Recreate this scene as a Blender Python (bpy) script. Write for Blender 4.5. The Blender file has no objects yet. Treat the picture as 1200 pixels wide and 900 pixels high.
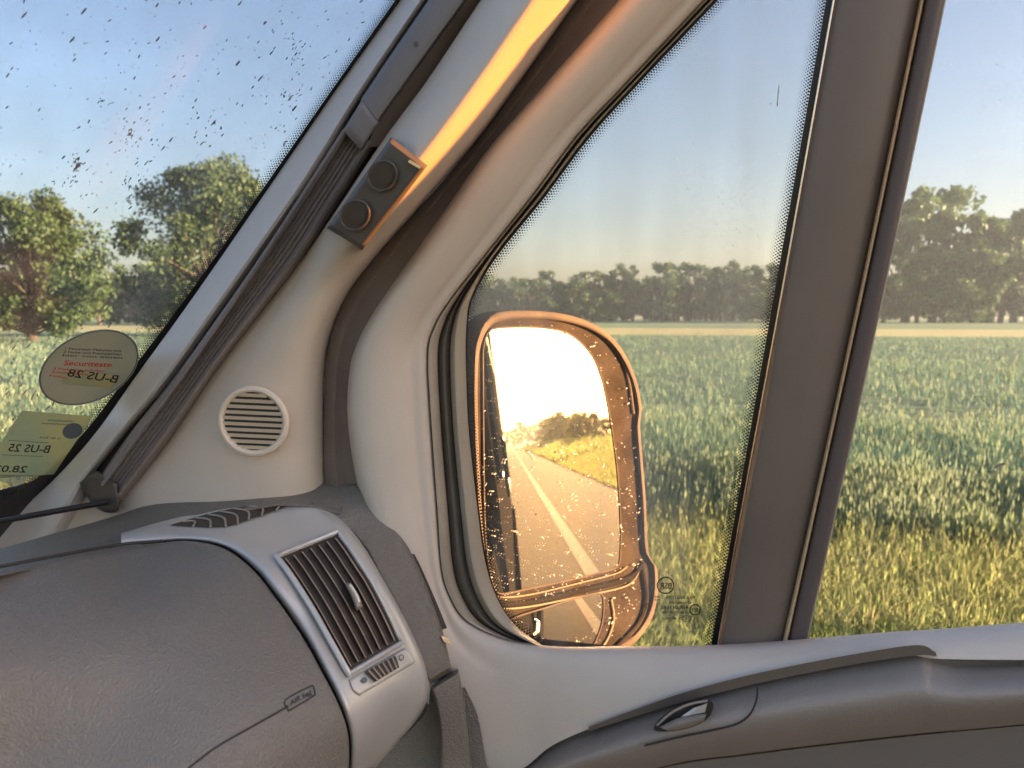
import bpy, bmesh, math, random
import numpy as np
from math import radians as R, sin, cos, pi, sqrt

random.seed(7); rng = np.random.default_rng(7)
scene = bpy.context.scene
COL = scene.collection

# ------------------------------------------------------------------ camera
W0, H0 = 1200.0, 900.0
FPX = 901.0
YAW, PITCH = R(15.0), math.atan(80.0 / FPX)
CZ = 1.75
CAM = np.array([0.0, 0.0, CZ])
RT = np.array([cos(YAW), sin(YAW), 0.0])
FW = np.array([-sin(YAW) * cos(PITCH), cos(YAW) * cos(PITCH), -sin(PITCH)])
UP = np.cross(RT, FW)
cd = bpy.data.cameras.new('camera'); cam = bpy.data.objects.new('camera', cd); COL.objects.link(cam)
cam.location = CAM
cam.rotation_euler = (pi / 2 - PITCH, 0, YAW)
cd.sensor_width = 36; cd.lens = 36 * FPX / W0
cd.clip_start = 0.02; cd.clip_end = 6000
cd.dof.use_dof = True; cd.dof.focus_distance = 0.92; cd.dof.aperture_fstop = 8.5
scene.camera = cam

# ------------------------------------------------------------------ light
SUN_AZ, SUN_EL = R(8.5), R(8.0)          # azimuth measured from +X (rearwards) towards +Y (the verge)
world = bpy.data.worlds.new("World"); scene.world = world; world.use_nodes = True
nt = world.node_tree
bg = nt.nodes['Background']
sky = nt.nodes.new('ShaderNodeTexSky'); sky.sky_type = 'NISHITA'; sky.sun_disc = False
sky.sun_elevation = SUN_EL; sky.sun_rotation = pi / 2 - SUN_AZ
sky.altitude = 100; sky.air_density = 1.0; sky.dust_density = 2.6; sky.ozone_density = 2.2
tint = nt.nodes.new('ShaderNodeMix'); tint.data_type = 'RGBA'; tint.blend_type = 'MULTIPLY'; tint.inputs[0].default_value = 1
tint.inputs[7].default_value = (1.13, .965, .97, 1)
tcw = nt.nodes.new('ShaderNodeTexCoord'); mpw = nt.nodes.new('ShaderNodeMapping'); mpw.inputs['Scale'].default_value = (2.2, 2.2, 13)
now = nt.nodes.new('ShaderNodeTexNoise'); now.inputs['Scale'].default_value = 1.3; now.inputs['Detail'].default_value = 6
mrw = nt.nodes.new('ShaderNodeMapRange'); mrw.inputs[1].default_value = .52; mrw.inputs[2].default_value = .78; mrw.inputs[3].default_value = 1.0; mrw.inputs[4].default_value = 1.12
vmw = nt.nodes.new('ShaderNodeVectorMath'); vmw.operation = 'SCALE'
nt.links.new(tcw.outputs['Generated'], mpw.inputs[0]); nt.links.new(mpw.outputs[0], now.inputs['Vector']); nt.links.new(now.outputs['Fac'], mrw.inputs[0])
nt.links.new(sky.outputs[0], vmw.inputs[0]); nt.links.new(mrw.outputs[0], vmw.inputs['Scale']); nt.links.new(vmw.outputs[0], tint.inputs[6]); nt.links.new(tint.outputs[2], bg.inputs[0]); bg.inputs[1].default_value = 0.053
sl = bpy.data.lights.new('sun', 'SUN'); sun = bpy.data.objects.new('sun', sl); COL.objects.link(sun)
sl.energy = 5.0; sl.angle = R(0.6); sl.color = (1.0, 0.68, 0.42)
sdir = np.array([cos(SUN_EL) * cos(SUN_AZ), cos(SUN_EL) * sin(SUN_AZ), sin(SUN_EL)])
from mathutils import Vector
sun.rotation_euler = Vector(sdir).to_track_quat('Z', 'Y').to_euler()
scene.view_settings.view_transform = 'Standard'
scene.view_settings.look = 'None'
scene.view_settings.exposure = 3.45
scene.view_settings.gamma = 1.0
scene.view_settings.use_curve_mapping = False
scene.cycles.use_denoising = True
scene.cycles.max_bounces = 10
scene.cycles.transparent_max_bounces = 40
scene.cycles.caustics_reflective = False
scene.cycles.caustics_refractive = False
scene.cycles.sample_clamp_indirect = 6

# ------------------------------------------------------------------ projection helpers
def ray(px, py):
    return FW + RT * ((px - W0 / 2) / FPX) + UP * ((H0 / 2 - py) / FPX)
def P(px, py, t): return CAM + ray(px, py) * t
YD, KT, KX, ZS = 0.80, 0.10, 0.05, 1.40
def door_t(px, py, off=0.0):            # distance to the plane of the cab side (leans in upwards and forwards)
    d = ray(px, py)
    den = d[1] + KT * d[2] - KX * d[0]
    return (YD - off - KT * (CZ - ZS)) / den
def DP(px, py, off=0.0): return P(px, py, door_t(px, py, off))
_E0, _E1 = DP(23, 600, .01), DP(468, 0, .01)
_WN = np.cross(_E1 - _E0, np.array([-0.28, -1.0, 0.0])); _WN /= np.linalg.norm(_WN)
if _WN @ (CAM - _E0) < 0: _WN = -_WN
def screen_t(px, py, off=0.0):
    return ((_E0 + _WN * off - CAM) @ _WN) / (ray(px, py) @ _WN)
def WP(px, py, off=0.0): return P(px, py, screen_t(px, py, off))
class TPS:                               # smooth depth through scattered control points
    def __init__(s, pts):
        a = np.array(pts, float); s.c = a[:, :2] / 300.0; z = a[:, 2]; n = len(a)
        K = s.k(np.linalg.norm(s.c[:, None] - s.c[None], axis=2)) + np.eye(n) * 2e-3
        Q = np.hstack([np.ones((n, 1)), s.c]); A = np.zeros((n + 3, n + 3))
        A[:n, :n] = K; A[:n, n:] = Q; A[n:, :n] = Q.T
        s.w = np.linalg.solve(A, np.concatenate([z, np.zeros(3)]))
    @staticmethod
    def k(r): return np.where(r > 1e-9, r * r * np.log(np.maximum(r, 1e-9)), 0.0)
    def __call__(s, px, py):
        p = np.array([px, py]) / 300.0; r = np.linalg.norm(s.c - p, axis=1)
        return float(s.k(r) @ s.w[:-3] + s.w[-3] + s.w[-2:] @ p)

# ------------------------------------------------------------------ materials
def mat(name, col, rough=0.6, var=0.0, vscale=8.0, bump=0.0, bscale=60.0, metal=0.0, spec=0.5, col2=None,
        bkind='noise', trans=0.0, detail=4.0, coat=0.0, bdist=0.002, stretch=None, sheen=0.0):
    m = bpy.data.materials.new(name); m.use_nodes = True
    n = m.node_tree.nodes; l = m.node_tree.links
    b = n['Principled BSDF']
    b.inputs['Base Color'].default_value = (*col, 1); b.inputs['Roughness'].default_value = rough
    b.inputs['Metallic'].default_value = metal; b.inputs['Specular IOR Level'].default_value = spec
    b.inputs['Coat Weight'].default_value = coat
    if sheen: b.inputs['Sheen Weight'].default_value = sheen
    tc = n.new('ShaderNodeTexCoord'); src = tc.outputs['Object']
    if stretch:
        mp = n.new('ShaderNodeMapping'); mp.inputs['Scale'].default_value = stretch
        l.new(src, mp.inputs[0]); src = mp.outputs[0]
    if var > 0 or col2:
        no = n.new('ShaderNodeTexNoise'); no.inputs['Scale'].default_value = vscale; no.inputs['Detail'].default_value = detail
        l.new(src, no.inputs['Vector'])
        cr = n.new('ShaderNodeValToRGB'); cr.color_ramp.elements[0].position = .32; cr.color_ramp.elements[1].position = .68
        c2 = col2 or tuple(min(1, c * (1 + var)) for c in col)
        c1 = col if col2 else tuple(c * (1 - var) for c in col)
        cr.color_ramp.elements[0].color = (*c1, 1); cr.color_ramp.elements[1].color = (*c2, 1)
        l.new(no.outputs['Fac'], cr.inputs[0]); l.new(cr.outputs[0], b.inputs['Base Color'])
        mr = n.new('ShaderNodeMapRange'); mr.inputs[3].default_value = max(0, rough - .07); mr.inputs[4].default_value = min(1, rough + .07)
        l.new(no.outputs['Fac'], mr.inputs[0]); l.new(mr.outputs[0], b.inputs['Roughness'])
    if bump > 0:
        bp = n.new('ShaderNodeBump'); bp.inputs['Strength'].default_value = bump; bp.inputs['Distance'].default_value = bdist
        if bkind == 'noise':
            t = n.new('ShaderNodeTexNoise'); t.inputs['Scale'].default_value = bscale; t.inputs['Detail'].default_value = 3; h = t.outputs['Fac']
            l.new(src, t.inputs['Vector'])
        else:                            # leather grain: worm-like contour ridges
            t = n.new('ShaderNodeTexNoise'); t.inputs['Scale'].default_value = bscale; t.inputs['Detail'].default_value = 0.0
            l.new(src, t.inputs['Vector'])
            m1 = n.new('ShaderNodeMath'); m1.operation = 'MULTIPLY'; m1.inputs[1].default_value = 1.8; l.new(t.outputs['Fac'], m1.inputs[0])
            m3 = n.new('ShaderNodeMath'); m3.operation = 'PINGPONG'; m3.inputs[1].default_value = .5; l.new(m1.outputs[0], m3.inputs[0]); h = m3.outputs[0]
        l.new(h, bp.inputs['Height']); l.new(bp.outputs[0], b.inputs['Normal'])
    if trans > 0:
        tr = n.new('ShaderNodeBsdfTranslucent'); mx2 = n.new('ShaderNodeMixShader'); mx2.inputs[0].default_value = trans
        if b.inputs['Base Color'].is_linked: l.new(b.inputs['Base Color'].links[0].from_socket, tr.inputs[0])
        else: tr.inputs[0].default_value = (*col, 1)
        l.new(b.outputs[0], mx2.inputs[1]); l.new(tr.outputs[0], mx2.inputs[2])
        l.new(mx2.outputs[0], n['Material Output'].inputs[0])
    return m
def glass(name, tint=(.94, .97, .96), film=0.02, ior=1.16):
    m = bpy.data.materials.new(name); m.use_nodes = True
    n = m.node_tree.nodes; l = m.node_tree.links; n.remove(n['Principled BSDF'])
    tr = n.new('ShaderNodeBsdfTransparent'); tr.inputs[0].default_value = (*tint, 1)
    gl = n.new('ShaderNodeBsdfGlossy'); gl.inputs['Roughness'].default_value = 0.0
    fr = n.new('ShaderNodeFresnel'); fr.inputs[0].default_value = ior
    mx = n.new('ShaderNodeMixShader'); l.new(fr.outputs[0], mx.inputs[0]); l.new(tr.outputs[0], mx.inputs[1]); l.new(gl.outputs[0], mx.inputs[2])
    df = n.new('ShaderNodeBsdfDiffuse'); df.inputs[0].default_value = (.75, .72, .66, 1)
    tl = n.new('ShaderNodeBsdfTranslucent'); tl.inputs[0].default_value = (.75, .72, .66, 1)
    ad = n.new('ShaderNodeMixShader'); l.new(df.outputs[0], ad.inputs[1]); l.new(tl.outputs[0], ad.inputs[2])
    tc = n.new('ShaderNodeTexCoord'); no = n.new('ShaderNodeTexNoise'); no.inputs['Scale'].default_value = 7; no.inputs['Detail'].default_value = 6
    mp = n.new('ShaderNodeMapping'); mp.inputs['Scale'].default_value = (3.0, 3.0, 0.5); l.new(tc.outputs['Object'], mp.inputs[0]); l.new(mp.outputs[0], no.inputs['Vector'])
    mr = n.new('ShaderNodeMapRange'); mr.inputs[1].default_value = .4; mr.inputs[2].default_value = .8; mr.inputs[3].default_value = film * .4; mr.inputs[4].default_value = film * 3.5
    l.new(no.outputs['Fac'], mr.inputs[0])
    m2 = n.new('ShaderNodeMixShader'); l.new(mr.outputs[0], m2.inputs[0]); l.new(mx.outputs[0], m2.inputs[1]); l.new(ad.outputs[0], m2.inputs[2])
    l.new(m2.outputs[0], n['Material Output'].inputs[0])
    return m

M = {}
M['beige'] = mat('grey_beige_trim_plastic', (.57, .50, .42), .55, .05, 7, .35, 500, bdist=.0006)
M['door_trim'] = mat('grey_door_trim_plastic', (.57, .505, .43), .5, .05, 7, .3, 500, bdist=.0006)
M['reveal'] = mat('light_grey_reveal_plastic', (.66, .63, .60), .45, .03, 5)
M['seal'] = mat('dark_rubber_seal', (.16, .125, .105), .7, .1, 20)
M['seal2'] = mat('window_seal_rubber', (.10, .088, .070), .6, .1, 20)
M['frame'] = mat('olive_frame_plastic', (.36, .31, .24), .5, .06, 12)
M['bar'] = mat('divider_bar_plastic', (.15, .12, .098), .42, .08, 9, .08, 500, bdist=.0003)
M['bar2'] = mat('divider_rubber', (.09, .07, .066), .6)
M['sunlit_edge'] = mat('sunlit_edge_moulding', (.62, .47, .28), .35)  # sun glint along the divider edge, put into its base colour
M['chrome'] = mat('thin_metal_trim', (.6, .52, .42), .25, metal=1)
M['blind'] = mat('blind_cassette_plastic', (.19, .18, .185), .5, .04, 8)
M['pleat'] = mat('folded_blind_fabric', (.25, .22, .21), .6)
M['darkpl'] = mat('dark_grey_plastic', (.085, .075, .066), .5, .06, 12, .15, 700, bdist=.0003)
M['black'] = mat('black_plastic', (.014, .012, .011), .5)
M['grille'] = mat('grille_plastic', (.70, .60, .48), .5)
M['dash'] = mat('grained_dashboard_plastic', (.170, .157, .137), .42, .06, 6, .7, 380, bkind='leather', bdist=.0012)
M['dashend'] = mat('grained_dash_end_plastic', (.165, .147, .122), .5, .05, 8, .7, 380, bkind='leather', bdist=.0018)
M['door_dark'] = mat('grained_door_plastic', (.265, .232, .20), .45, .06, 8, .6, 420, bdist=.0010)
M['door_low'] = mat('smooth_lower_door_plastic', (.13, .105, .082), .6, .05, 8)
M['cavity'] = mat('brown_vent_cavity', (.055, .042, .032), .6)
M['silver'] = mat('silver_painted_plastic', (.54, .525, .49), .34, .05, 9, metal=.35, bump=.1, bscale=900, bdist=.0003)
M['vane'] = mat('vent_vane_plastic', (.30, .25, .20), .42)
M['groove'] = mat('dark_groove', (.03, .027, .024), .7)
M['ink'] = mat('black_ink', (.02, .02, .022), .7)
M['redink'] = mat('red_ink', (.65, .03, .03), .7)
M['greyink'] = mat('grey_ink', (.10, .13, .14), .7)
M['frit'] = mat('black_enamel', (.012, .011, .012), .35)
M['grime'] = mat('dried_dust_specks', (.34, .32, .28), .9, trans=.35)
M['grime2'] = mat('pale_dust_specks', (.55, .47, .36), .9, trans=.35)
M['windscreen'] = glass('windscreen_glass', (.77, .785, .795), .030)
M['quarter'] = glass('quarter_window_glass', (.77, .775, .765), .055)
M['sidewin'] = glass('side_window_glass', (.75, .76, .765), .012, 1.03)
M['sunfilter'] = bpy.data.materials.new('orange_sun_filter'); M['sunfilter'].use_nodes = True
_n = M['sunfilter'].node_tree.nodes; _n.remove(_n['Principled BSDF']); _t = _n.new('ShaderNodeBsdfTransparent'); _t.inputs[0].default_value = (.60, .425, .205, 1)  # added filter that dims the sun entering the cab and turns it orange
M['sunfilter'].node_tree.links.new(_t.outputs[0], _n['Material Output'].inputs[0])
M['housing'] = mat('dusty_mirror_plastic', (.055, .034, .019), 1.0, .3, 25, .4, 500, bdist=.0004, spec=0)
M['barplastic'] = mat('dark_mirror_crossbar_plastic', (.030, .020, .012), .95, spec=.03)
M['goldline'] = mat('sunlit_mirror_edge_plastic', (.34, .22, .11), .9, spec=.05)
M['matt'] = mat('matt_black_rubbing_strip', (.012, .011, .010), 1.0, spec=0)
M['rim'] = mat('dusty_mirror_rim_plastic', (.15, .095, .055), .9, .2, 25, spec=.05)
M['clear_film'] = glass('clear_film', (.85, .88, .86), .12)
def mirror_mat(name, tint, rough):
    m = bpy.data.materials.new(name); m.use_nodes = True; b = m.node_tree.nodes['Principled BSDF']
    b.inputs['Base Color'].default_value = (*tint, 1); b.inputs['Metallic'].default_value = 1; b.inputs['Roughness'].default_value = rough
    return m
M['mirror'] = mirror_mat('sun_tinted_silvering', (.86, .70, .48), .008)  # warm sun glow over the glass is put into the silvering tint

# ------------------------------------------------------------------ object helpers
def link(o, parent=None):
    COL.objects.link(o)
    if parent: o.parent = parent
    return o
def mesh_obj(name, verts, faces, m, parent=None, smooth=True, sharp=35, mats=None, midx=None):
    me = bpy.data.meshes.new(name)
    me.from_pydata([tuple(map(float, v)) for v in verts], [], [tuple(f) for f in faces])
    for mm in (mats or [m]): me.materials.append(mm)
    if midx is not None: me.polygons.foreach_set('material_index', np.array(midx, dtype=np.int32))
    if smooth:
        me.shade_smooth()
        me.set_sharp_from_angle(angle=R(sharp))
    me.update()
    o = bpy.data.objects.new(name, me)
    if parent:                                   # parents are empties/objects with pure translation
        loc = Vector(parent.get('wloc', (0, 0, 0)))
        me.transform(__import__('mathutils').Matrix.Translation(-loc)); o['wloc'] = tuple(loc)
    return link(o, parent)
def empty(name, loc, label, cat, group=None, kind=None):
    o = bpy.data.objects.new(name, None); o.location = tuple(map(float, loc)); o['wloc'] = tuple(map(float, loc))
    o.empty_display_size = .05
    link(o); tag(o, label, cat, group, kind); return o
def tag(o, label=None, cat=None, group=None, kind=None):
    if label: o['label'] = label
    if cat: o['category'] = cat
    if group: o['group'] = group
    if kind: o['kind'] = kind
    return o
# NB: sub-parts hang under a part whose own matrix is the identity, so the same 'wloc' is carried down.
def catmull(pts, n):
    p = np.array(pts, float)
    if len(p) == 2:
        s = np.linspace(0, 1, n)[:, None]; return p[0] * (1 - s) + p[1] * s
    q = np.vstack([2 * p[0] - p[1], p, 2 * p[-1] - p[-2]])
    out = []
    for s in np.linspace(0, len(p) - 1, n):
        i = min(int(s), len(p) - 2); f = s - i
        a, b, c, d = q[i], q[i + 1], q[i + 2], q[i + 3]
        out.append(.5 * ((2 * b) + (-a + c) * f + (2 * a - 5 * b + 4 * c - d) * f * f + (-a + 3 * b - 3 * c + d) * f ** 3))
    return np.array(out)
def even(pts, n, closed=False):                 # arc-length resampled smooth curve
    p = list(pts) + ([pts[0]] if closed else [])
    if closed:
        q = [pts[-1]] + list(pts) + [pts[0], pts[1]]
        c = catmull(q, 40 * len(q)); k = 40 * len(q)
        step = (k - 1) / (len(q) - 1); c = c[int(step):int(step * (len(q) - 2)) + 1]
    else: c = catmull(p, 30 * len(p))
    d = np.concatenate([[0], np.cumsum(np.linalg.norm(np.diff(c, axis=0), axis=1))])
    s = np.linspace(0, d[-1], n + (1 if closed else 0))
    r = np.stack([np.interp(s, d, c[:, k]) for k in range(c.shape[1])], 1)
    return r[:-1] if closed else r
def interp1(xs, ys): return lambda u: float(np.interp(u, xs, ys))
def smooth1(xs, ys):                            # smooth cross-section profile
    c = catmull(list(zip(xs, ys)), 200); xx = np.maximum.accumulate(c[:, 0])
    return lambda u: float(np.interp(u, xx, c[:, 1]))
def surf(name, A, B, depth, m, parent=None, nu=40, nv=16, off=None, rnd=(0, 0), th=0.01, linear=False, paired=True, sharp=40, ends=True):
    """closed shell between the picture-plane curves A and B, each point at its own real distance"""
    if linear:
        f = lambda q: np.stack([np.interp(np.linspace(0, len(q) - 1, nu), range(len(q)), np.array(q, float)[:, k]) for k in (0, 1)], 1)
        a, b = f(A), f(B)
    elif paired: a, b = catmull(A, nu), catmull(B, nu)
    else: a, b = even(A, nu), even(B, nu)
    w, dp = rnd
    vs = np.linspace(0, 1, nv)
    if w > 0:
        wm = np.mean(np.linalg.norm(a - b, axis=1)); e = min(.3, w / max(wm, 1e-6))
        edge = e * (1 - np.cos(np.linspace(0, pi / 2, 6)))
        vs = np.concatenate([edge, np.linspace(e, 1 - e, nv)[1:-1], (1 - edge)[::-1]])
    V = []; g = []
    La = np.concatenate([[0], np.cumsum(np.linalg.norm(np.diff((a + b) / 2, axis=0), axis=1))])
    for i in range(nu):
        wd = np.linalg.norm(a[i] - b[i]); row = []
        for v in vs:
            p = a[i] * (1 - v) + b[i] * v
            t = depth(p[0], p[1])
            if off: t -= off(i / (nu - 1), v)
            if w > 0:
                d = min(v, 1 - v) * wd
                if ends: d = min(d, La[i], La[-1] - La[i])
                if d < w: t += dp * (1 - sqrt(max(0, 1 - (1 - d / w) ** 2)))
            row.append((p[0], p[1], t))
        g.append(row)
    nvv = len(vs); F = []
    for row in g:
        for (x, y, t) in row: V.append(P(x, y, t))
    for row in g:
        for (x, y, t) in row: V.append(P(x, y, t + th))
    N = nu * nvv; id = lambda i, j: i * nvv + j
    # orientation
    v00, v10, v01 = V[id(nu // 2, nvv // 2)], V[id(nu // 2 + 1, nvv // 2)] if nu > 2 else V[id(1, nvv // 2)], V[id(nu // 2, min(nvv - 1, nvv // 2 + 1))]
    if nvv // 2 + 1 > nvv - 1: v01 = V[id(nu // 2, nvv - 1)]; v00 = V[id(nu // 2, 0)]; v10 = V[id(min(nu - 1, nu // 2 + 1), 0)] 
    if nu == 2: v00 = V[0]; v10 = V[id(1, 0)]; v01 = V[id(0, nvv - 1)]
    flip = np.dot(np.cross(v10 - v00, v01 - v00), CAM - v00) < 0
    def q(*f): F.append(tuple(f[::-1]) if flip else tuple(f))
    for i in range(nu - 1):
        for j in range(nvv - 1):
            q(id(i, j), id(i + 1, j), id(i + 1, j + 1), id(i, j + 1))
            q(N + id(i, j + 1), N + id(i + 1, j + 1), N + id(i + 1, j), N + id(i, j))
    for i in range(nu - 1):
        q(N + id(i, 0), N + id(i + 1, 0), id(i + 1, 0), id(i, 0))
        q(id(i, nvv - 1), id(i + 1, nvv - 1), N + id(i + 1, nvv - 1), N + id(i, nvv - 1))
    for j in range(nvv - 1):
        q(id(0, j), id(0, j + 1), N + id(0, j + 1), N + id(0, j))
        q(N + id(nu - 1, j), N + id(nu - 1, j + 1), id(nu - 1, j + 1), id(nu - 1, j))
    return mesh_obj(name, V, F, m, parent, sharp=sharp)
def tube(name, pts, r, m, parent=None, closed=False, n=8, taper=None, squash=None):
    p = np.array(pts, float); k = len(p); V = []; F = []
    prev = None
    for i in range(k):
        if closed: t = p[(i + 1) % k] - p[i - 1]
        else: t = p[min(i + 1, k - 1)] - p[max(i - 1, 0)]
        t = t / (np.linalg.norm(t) + 1e-12)
        if prev is None:
            ref = np.array([0, 0, 1.]) if abs(t[2]) < .9 else np.array([1., 0, 0])
            u = np.cross(t, ref)
        else: u = prev - t * (prev @ t)
        u /= np.linalg.norm(u); w = np.cross(t, u); prev = u
        rr = r if taper is None else r * taper(i / (k - 1))
        for j in range(n):
            a = 2 * pi * j / n
            V.append(p[i] + (u * cos(a) + w * sin(a)) * rr)
    for i in range(k if closed else k - 1):
        i2 = (i + 1) % k
        for j in range(n):
            F.append((i * n + j, i * n + (j + 1) % n, i2 * n + (j + 1) % n, i2 * n + j))
    if not closed:
        F.append(tuple(range(n))[::-1]); F.append(tuple((k - 1) * n + j for j in range(n)))
    return mesh_obj(name, V, F, m, parent)
def tubepx(name, px, depth, r, m, parent=None, closed=False, lift=0.0, n=40, seg=8, straight=False):
    c = even(px, n, closed) if not straight else np.array(px, float)
    return tube(name, [P(x, y, depth(x, y) - lift) for x, y in c], r, m, parent, closed, seg)
def plate(name, poly, depth, m, parent=None, lift=0.0, th=0.002, n=None, closed=True, smoothc=True):
    """flat-ish plate with thickness from a closed picture-plane outline"""
    c = even(poly, n or 8 * len(poly), True) if smoothc else np.array(poly, float)
    k = len(c); ctr = c.mean(axis=0); V = []; F = []
    rings = [1.0, .66, .33]
    for s in rings:
        for x, y in ctr + (c - ctr) * s: V.append(P(x, y, depth(x, y) - lift))
    V.append(P(ctr[0], ctr[1], depth(*ctr) - lift)); ci = 3 * k
    for r in range(2):
        for j in range(k):
            F.append((r * k + j, r * k + (j + 1) % k, (r + 1) * k + (j + 1) % k, (r + 1) * k + j))
    for j in range(k): F.append((2 * k + j, 2 * k + (j + 1) % k, ci))
    b = len(V)
    for x, y in c: V.append(P(x, y, depth(x, y) - lift + th))
    for j in range(k): F.append((b + j, b + (j + 1) % k, (j + 1) % k, j))
    F.append(tuple(b + j for j in range(k)))
    n0 = np.cross(V[1] - V[0], V[ci] - V[0])
    if n0 @ (CAM - V[0]) < 0: F = [f[::-1] for f in F]
    return mesh_obj(name, V, F, m, parent, sharp=30)
_fontcache = {}
def text_geo(body, bold=0.0):
    if body not in _fontcache:
        cu = bpy.data.curves.new('t', 'FONT'); cu.body = body; cu.size = 1; cu.offset = bold; cu.resolution_u = 3
        o = bpy.data.objects.new('t', cu); COL.objects.link(o)
        dg = bpy.context.evaluated_depsgraph_get(); me = bpy.data.meshes.new_from_object(o.evaluated_get(dg))
        v = np.array([x.co[:2] for x in me.vertices]); f = [tuple(p.vertices) for p in me.polygons]
        bpy.data.objects.remove(o); bpy.data.curves.remove(cu); bpy.data.meshes.remove(me)
        v -= v.min(axis=0); _fontcache[body] = (v / v.max(axis=0)[0], f, v.max(axis=0))
    return _fontcache[body]
def textpx(name, body, o, xd, yd, depth, m, parent, lift=0.0006, bold=0.012):
    """writing laid on a surface: o = start corner, xd/yd = picture-plane vectors of its full width and height"""
    v, f, mx = text_geo(body, bold)
    w = v[:, 0] / v[:, 0].max(); h = v[:, 1] / v[:, 1].max()
    V = []
    for a, b in zip(w, h):
        x = o[0] + xd[0] * a + yd[0] * b; y = o[1] + xd[1] * a + yd[1] * b
        V.append(P(x, y, depth(x, y) - lift))
    if np.cross(V[f[0][1]] - V[f[0][0]], V[f[0][2]] - V[f[0][0]]) @ (CAM - V[0]) < 0: f = [q[::-1] for q in f]
    return mesh_obj(name, V, f, m, parent, smooth=False)
def box_mesh(x0, x1, y0, y1, z0, z1, V, F):
    b = len(V)
    V += [(x, y, z) for x in (x0, x1) for y in (y0, y1) for z in (z0, z1)]
    for f in ((0, 1, 3, 2), (4, 6, 7, 5), (0, 4, 5, 1), (2, 3, 7, 6), (0, 2, 6, 4), (1, 5, 7, 3)): F.append(tuple(b + i for i in f))
def box(name, dims, m, parent=None):
    V, F = [], []; box_mesh(*dims, V, F); return mesh_obj(name, V, F, m, parent, smooth=False)
def specks(name, spots, depth, m, parent, lift=0.0):
    """dirt stuck on a surface: spots = (x, y, length, width, angle) in picture units"""
    V, F = [], []
    for (x, y, ln, wd, an) in spots:
        b = len(V); k = 6
        for j in range(k):
            a = 2 * pi * j / k; rr = random.uniform(.7, 1.2)
            u, v = cos(a) * ln * rr, sin(a) * wd * rr
            xx, yy = x + u * cos(an) - v * sin(an), y - u * sin(an) - v * cos(an)
            V.append(P(xx, yy, depth(xx, yy) - lift))
        F.append(tuple(range(b, b + k)))
    return mesh_obj(name, V, F, m, parent, smooth=False)

HAZE = 0.0006
# ================================================================== GROUND, ROAD, FIELD
def flat(name, x0, x1, y0, y1, z, m, nx=1, ny=1, hfun=None, kind='structure'):
    xs = np.linspace(x0, x1, nx + 1); ys = np.linspace(y0, y1, ny + 1)
    V = [(x, y, z + (hfun(x, y) if hfun else 0)) for y in ys for x in xs]
    F = [(j * (nx + 1) + i, j * (nx + 1) + i + 1, (j + 1) * (nx + 1) + i + 1, (j + 1) * (nx + 1) + i) for j in range(ny) for i in range(nx)]
    return tag(mesh_obj(name, V, F, m, smooth=bool(hfun), sharp=180), kind=kind)
M['soil'] = mat('dry_grassy_soil', (.16, .17, .06), .95, vscale=1.2, col2=(.28, .24, .09), detail=8)
M['asphalt'] = mat('worn_asphalt', (.055, .044, .035), 1.0, .35, 9, .6, 60, detail=9, bdist=.01, spec=.08)
M['paint'] = mat('worn_white_road_paint', (.32, .28, .24), .95, .2, 14, spec=.1)
M['field'] = mat('green_crop_canopy', (.085, .155, .095), .9, vscale=1.5, col2=(.13, .20, .11), detail=9, bump=.8, bscale=6, bdist=.3, stretch=(.25, 1, 1))
M['meadow'] = mat('far_green_meadow', (.085, .17, .08), .95, vscale=.06, col2=(.12, .20, .08), detail=8)
M['straw'] = mat('yellow_ripe_strip', (.38, .36, .15), .95, .15, .3, detail=8)
M['crop_leaf'] = mat('oat_leaf', (.13, .235, .165), .65, vscale=.35, col2=(.155, .255, .175), detail=4, trans=.45)
M['crop_head'] = mat('oat_panicle', (.33, .37, .21), .75, vscale=.6, col2=(.24, .33, .19), trans=.4)
M['grass_y'] = mat('dry_verge_grass', (.62, .55, .27), .75, vscale=.9, col2=(.45, .48, .19), trans=.5)
M['grass_g'] = mat('green_verge_grass', (.27, .37, .12), .7, vscale=.9, col2=(.44, .46, .17), trans=.5)
flat('ground', -2500, 2500, -2500, 2500, 0, M['soil'])
flat('road', -600, 600, -4.4, 3.72, .06, M['asphalt'])
flat('road_edge_line', -600, 600, 1.66, 1.82, .064, M['paint'])
flat('road_edge_line', -600, 600, -3.9, -3.75, .064, M['paint'])
def hf(x, y):
    e = min(1, max(0, (y - 5.8) / 1.9)); return -.26 * (1 - e) + .04 * sin(x * 1.3) * cos(y * .9)
cf = flat('crop_field', -260, 200, 5.75, 54, .42, M['field'], 230, 60, hf, 'stuff')
tag(cf, 'green oat field filling the view beyond the verge', 'crop field')
o = flat('straw_strip', -400, 400, 54, 84, .42, M['straw']); 
flat('far_meadow', -700, 700, 84, 420, .40, M['meadow'])
flat('near_field_forward', -700, -260, 6.6, 420, .4, M['meadow'])

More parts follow.
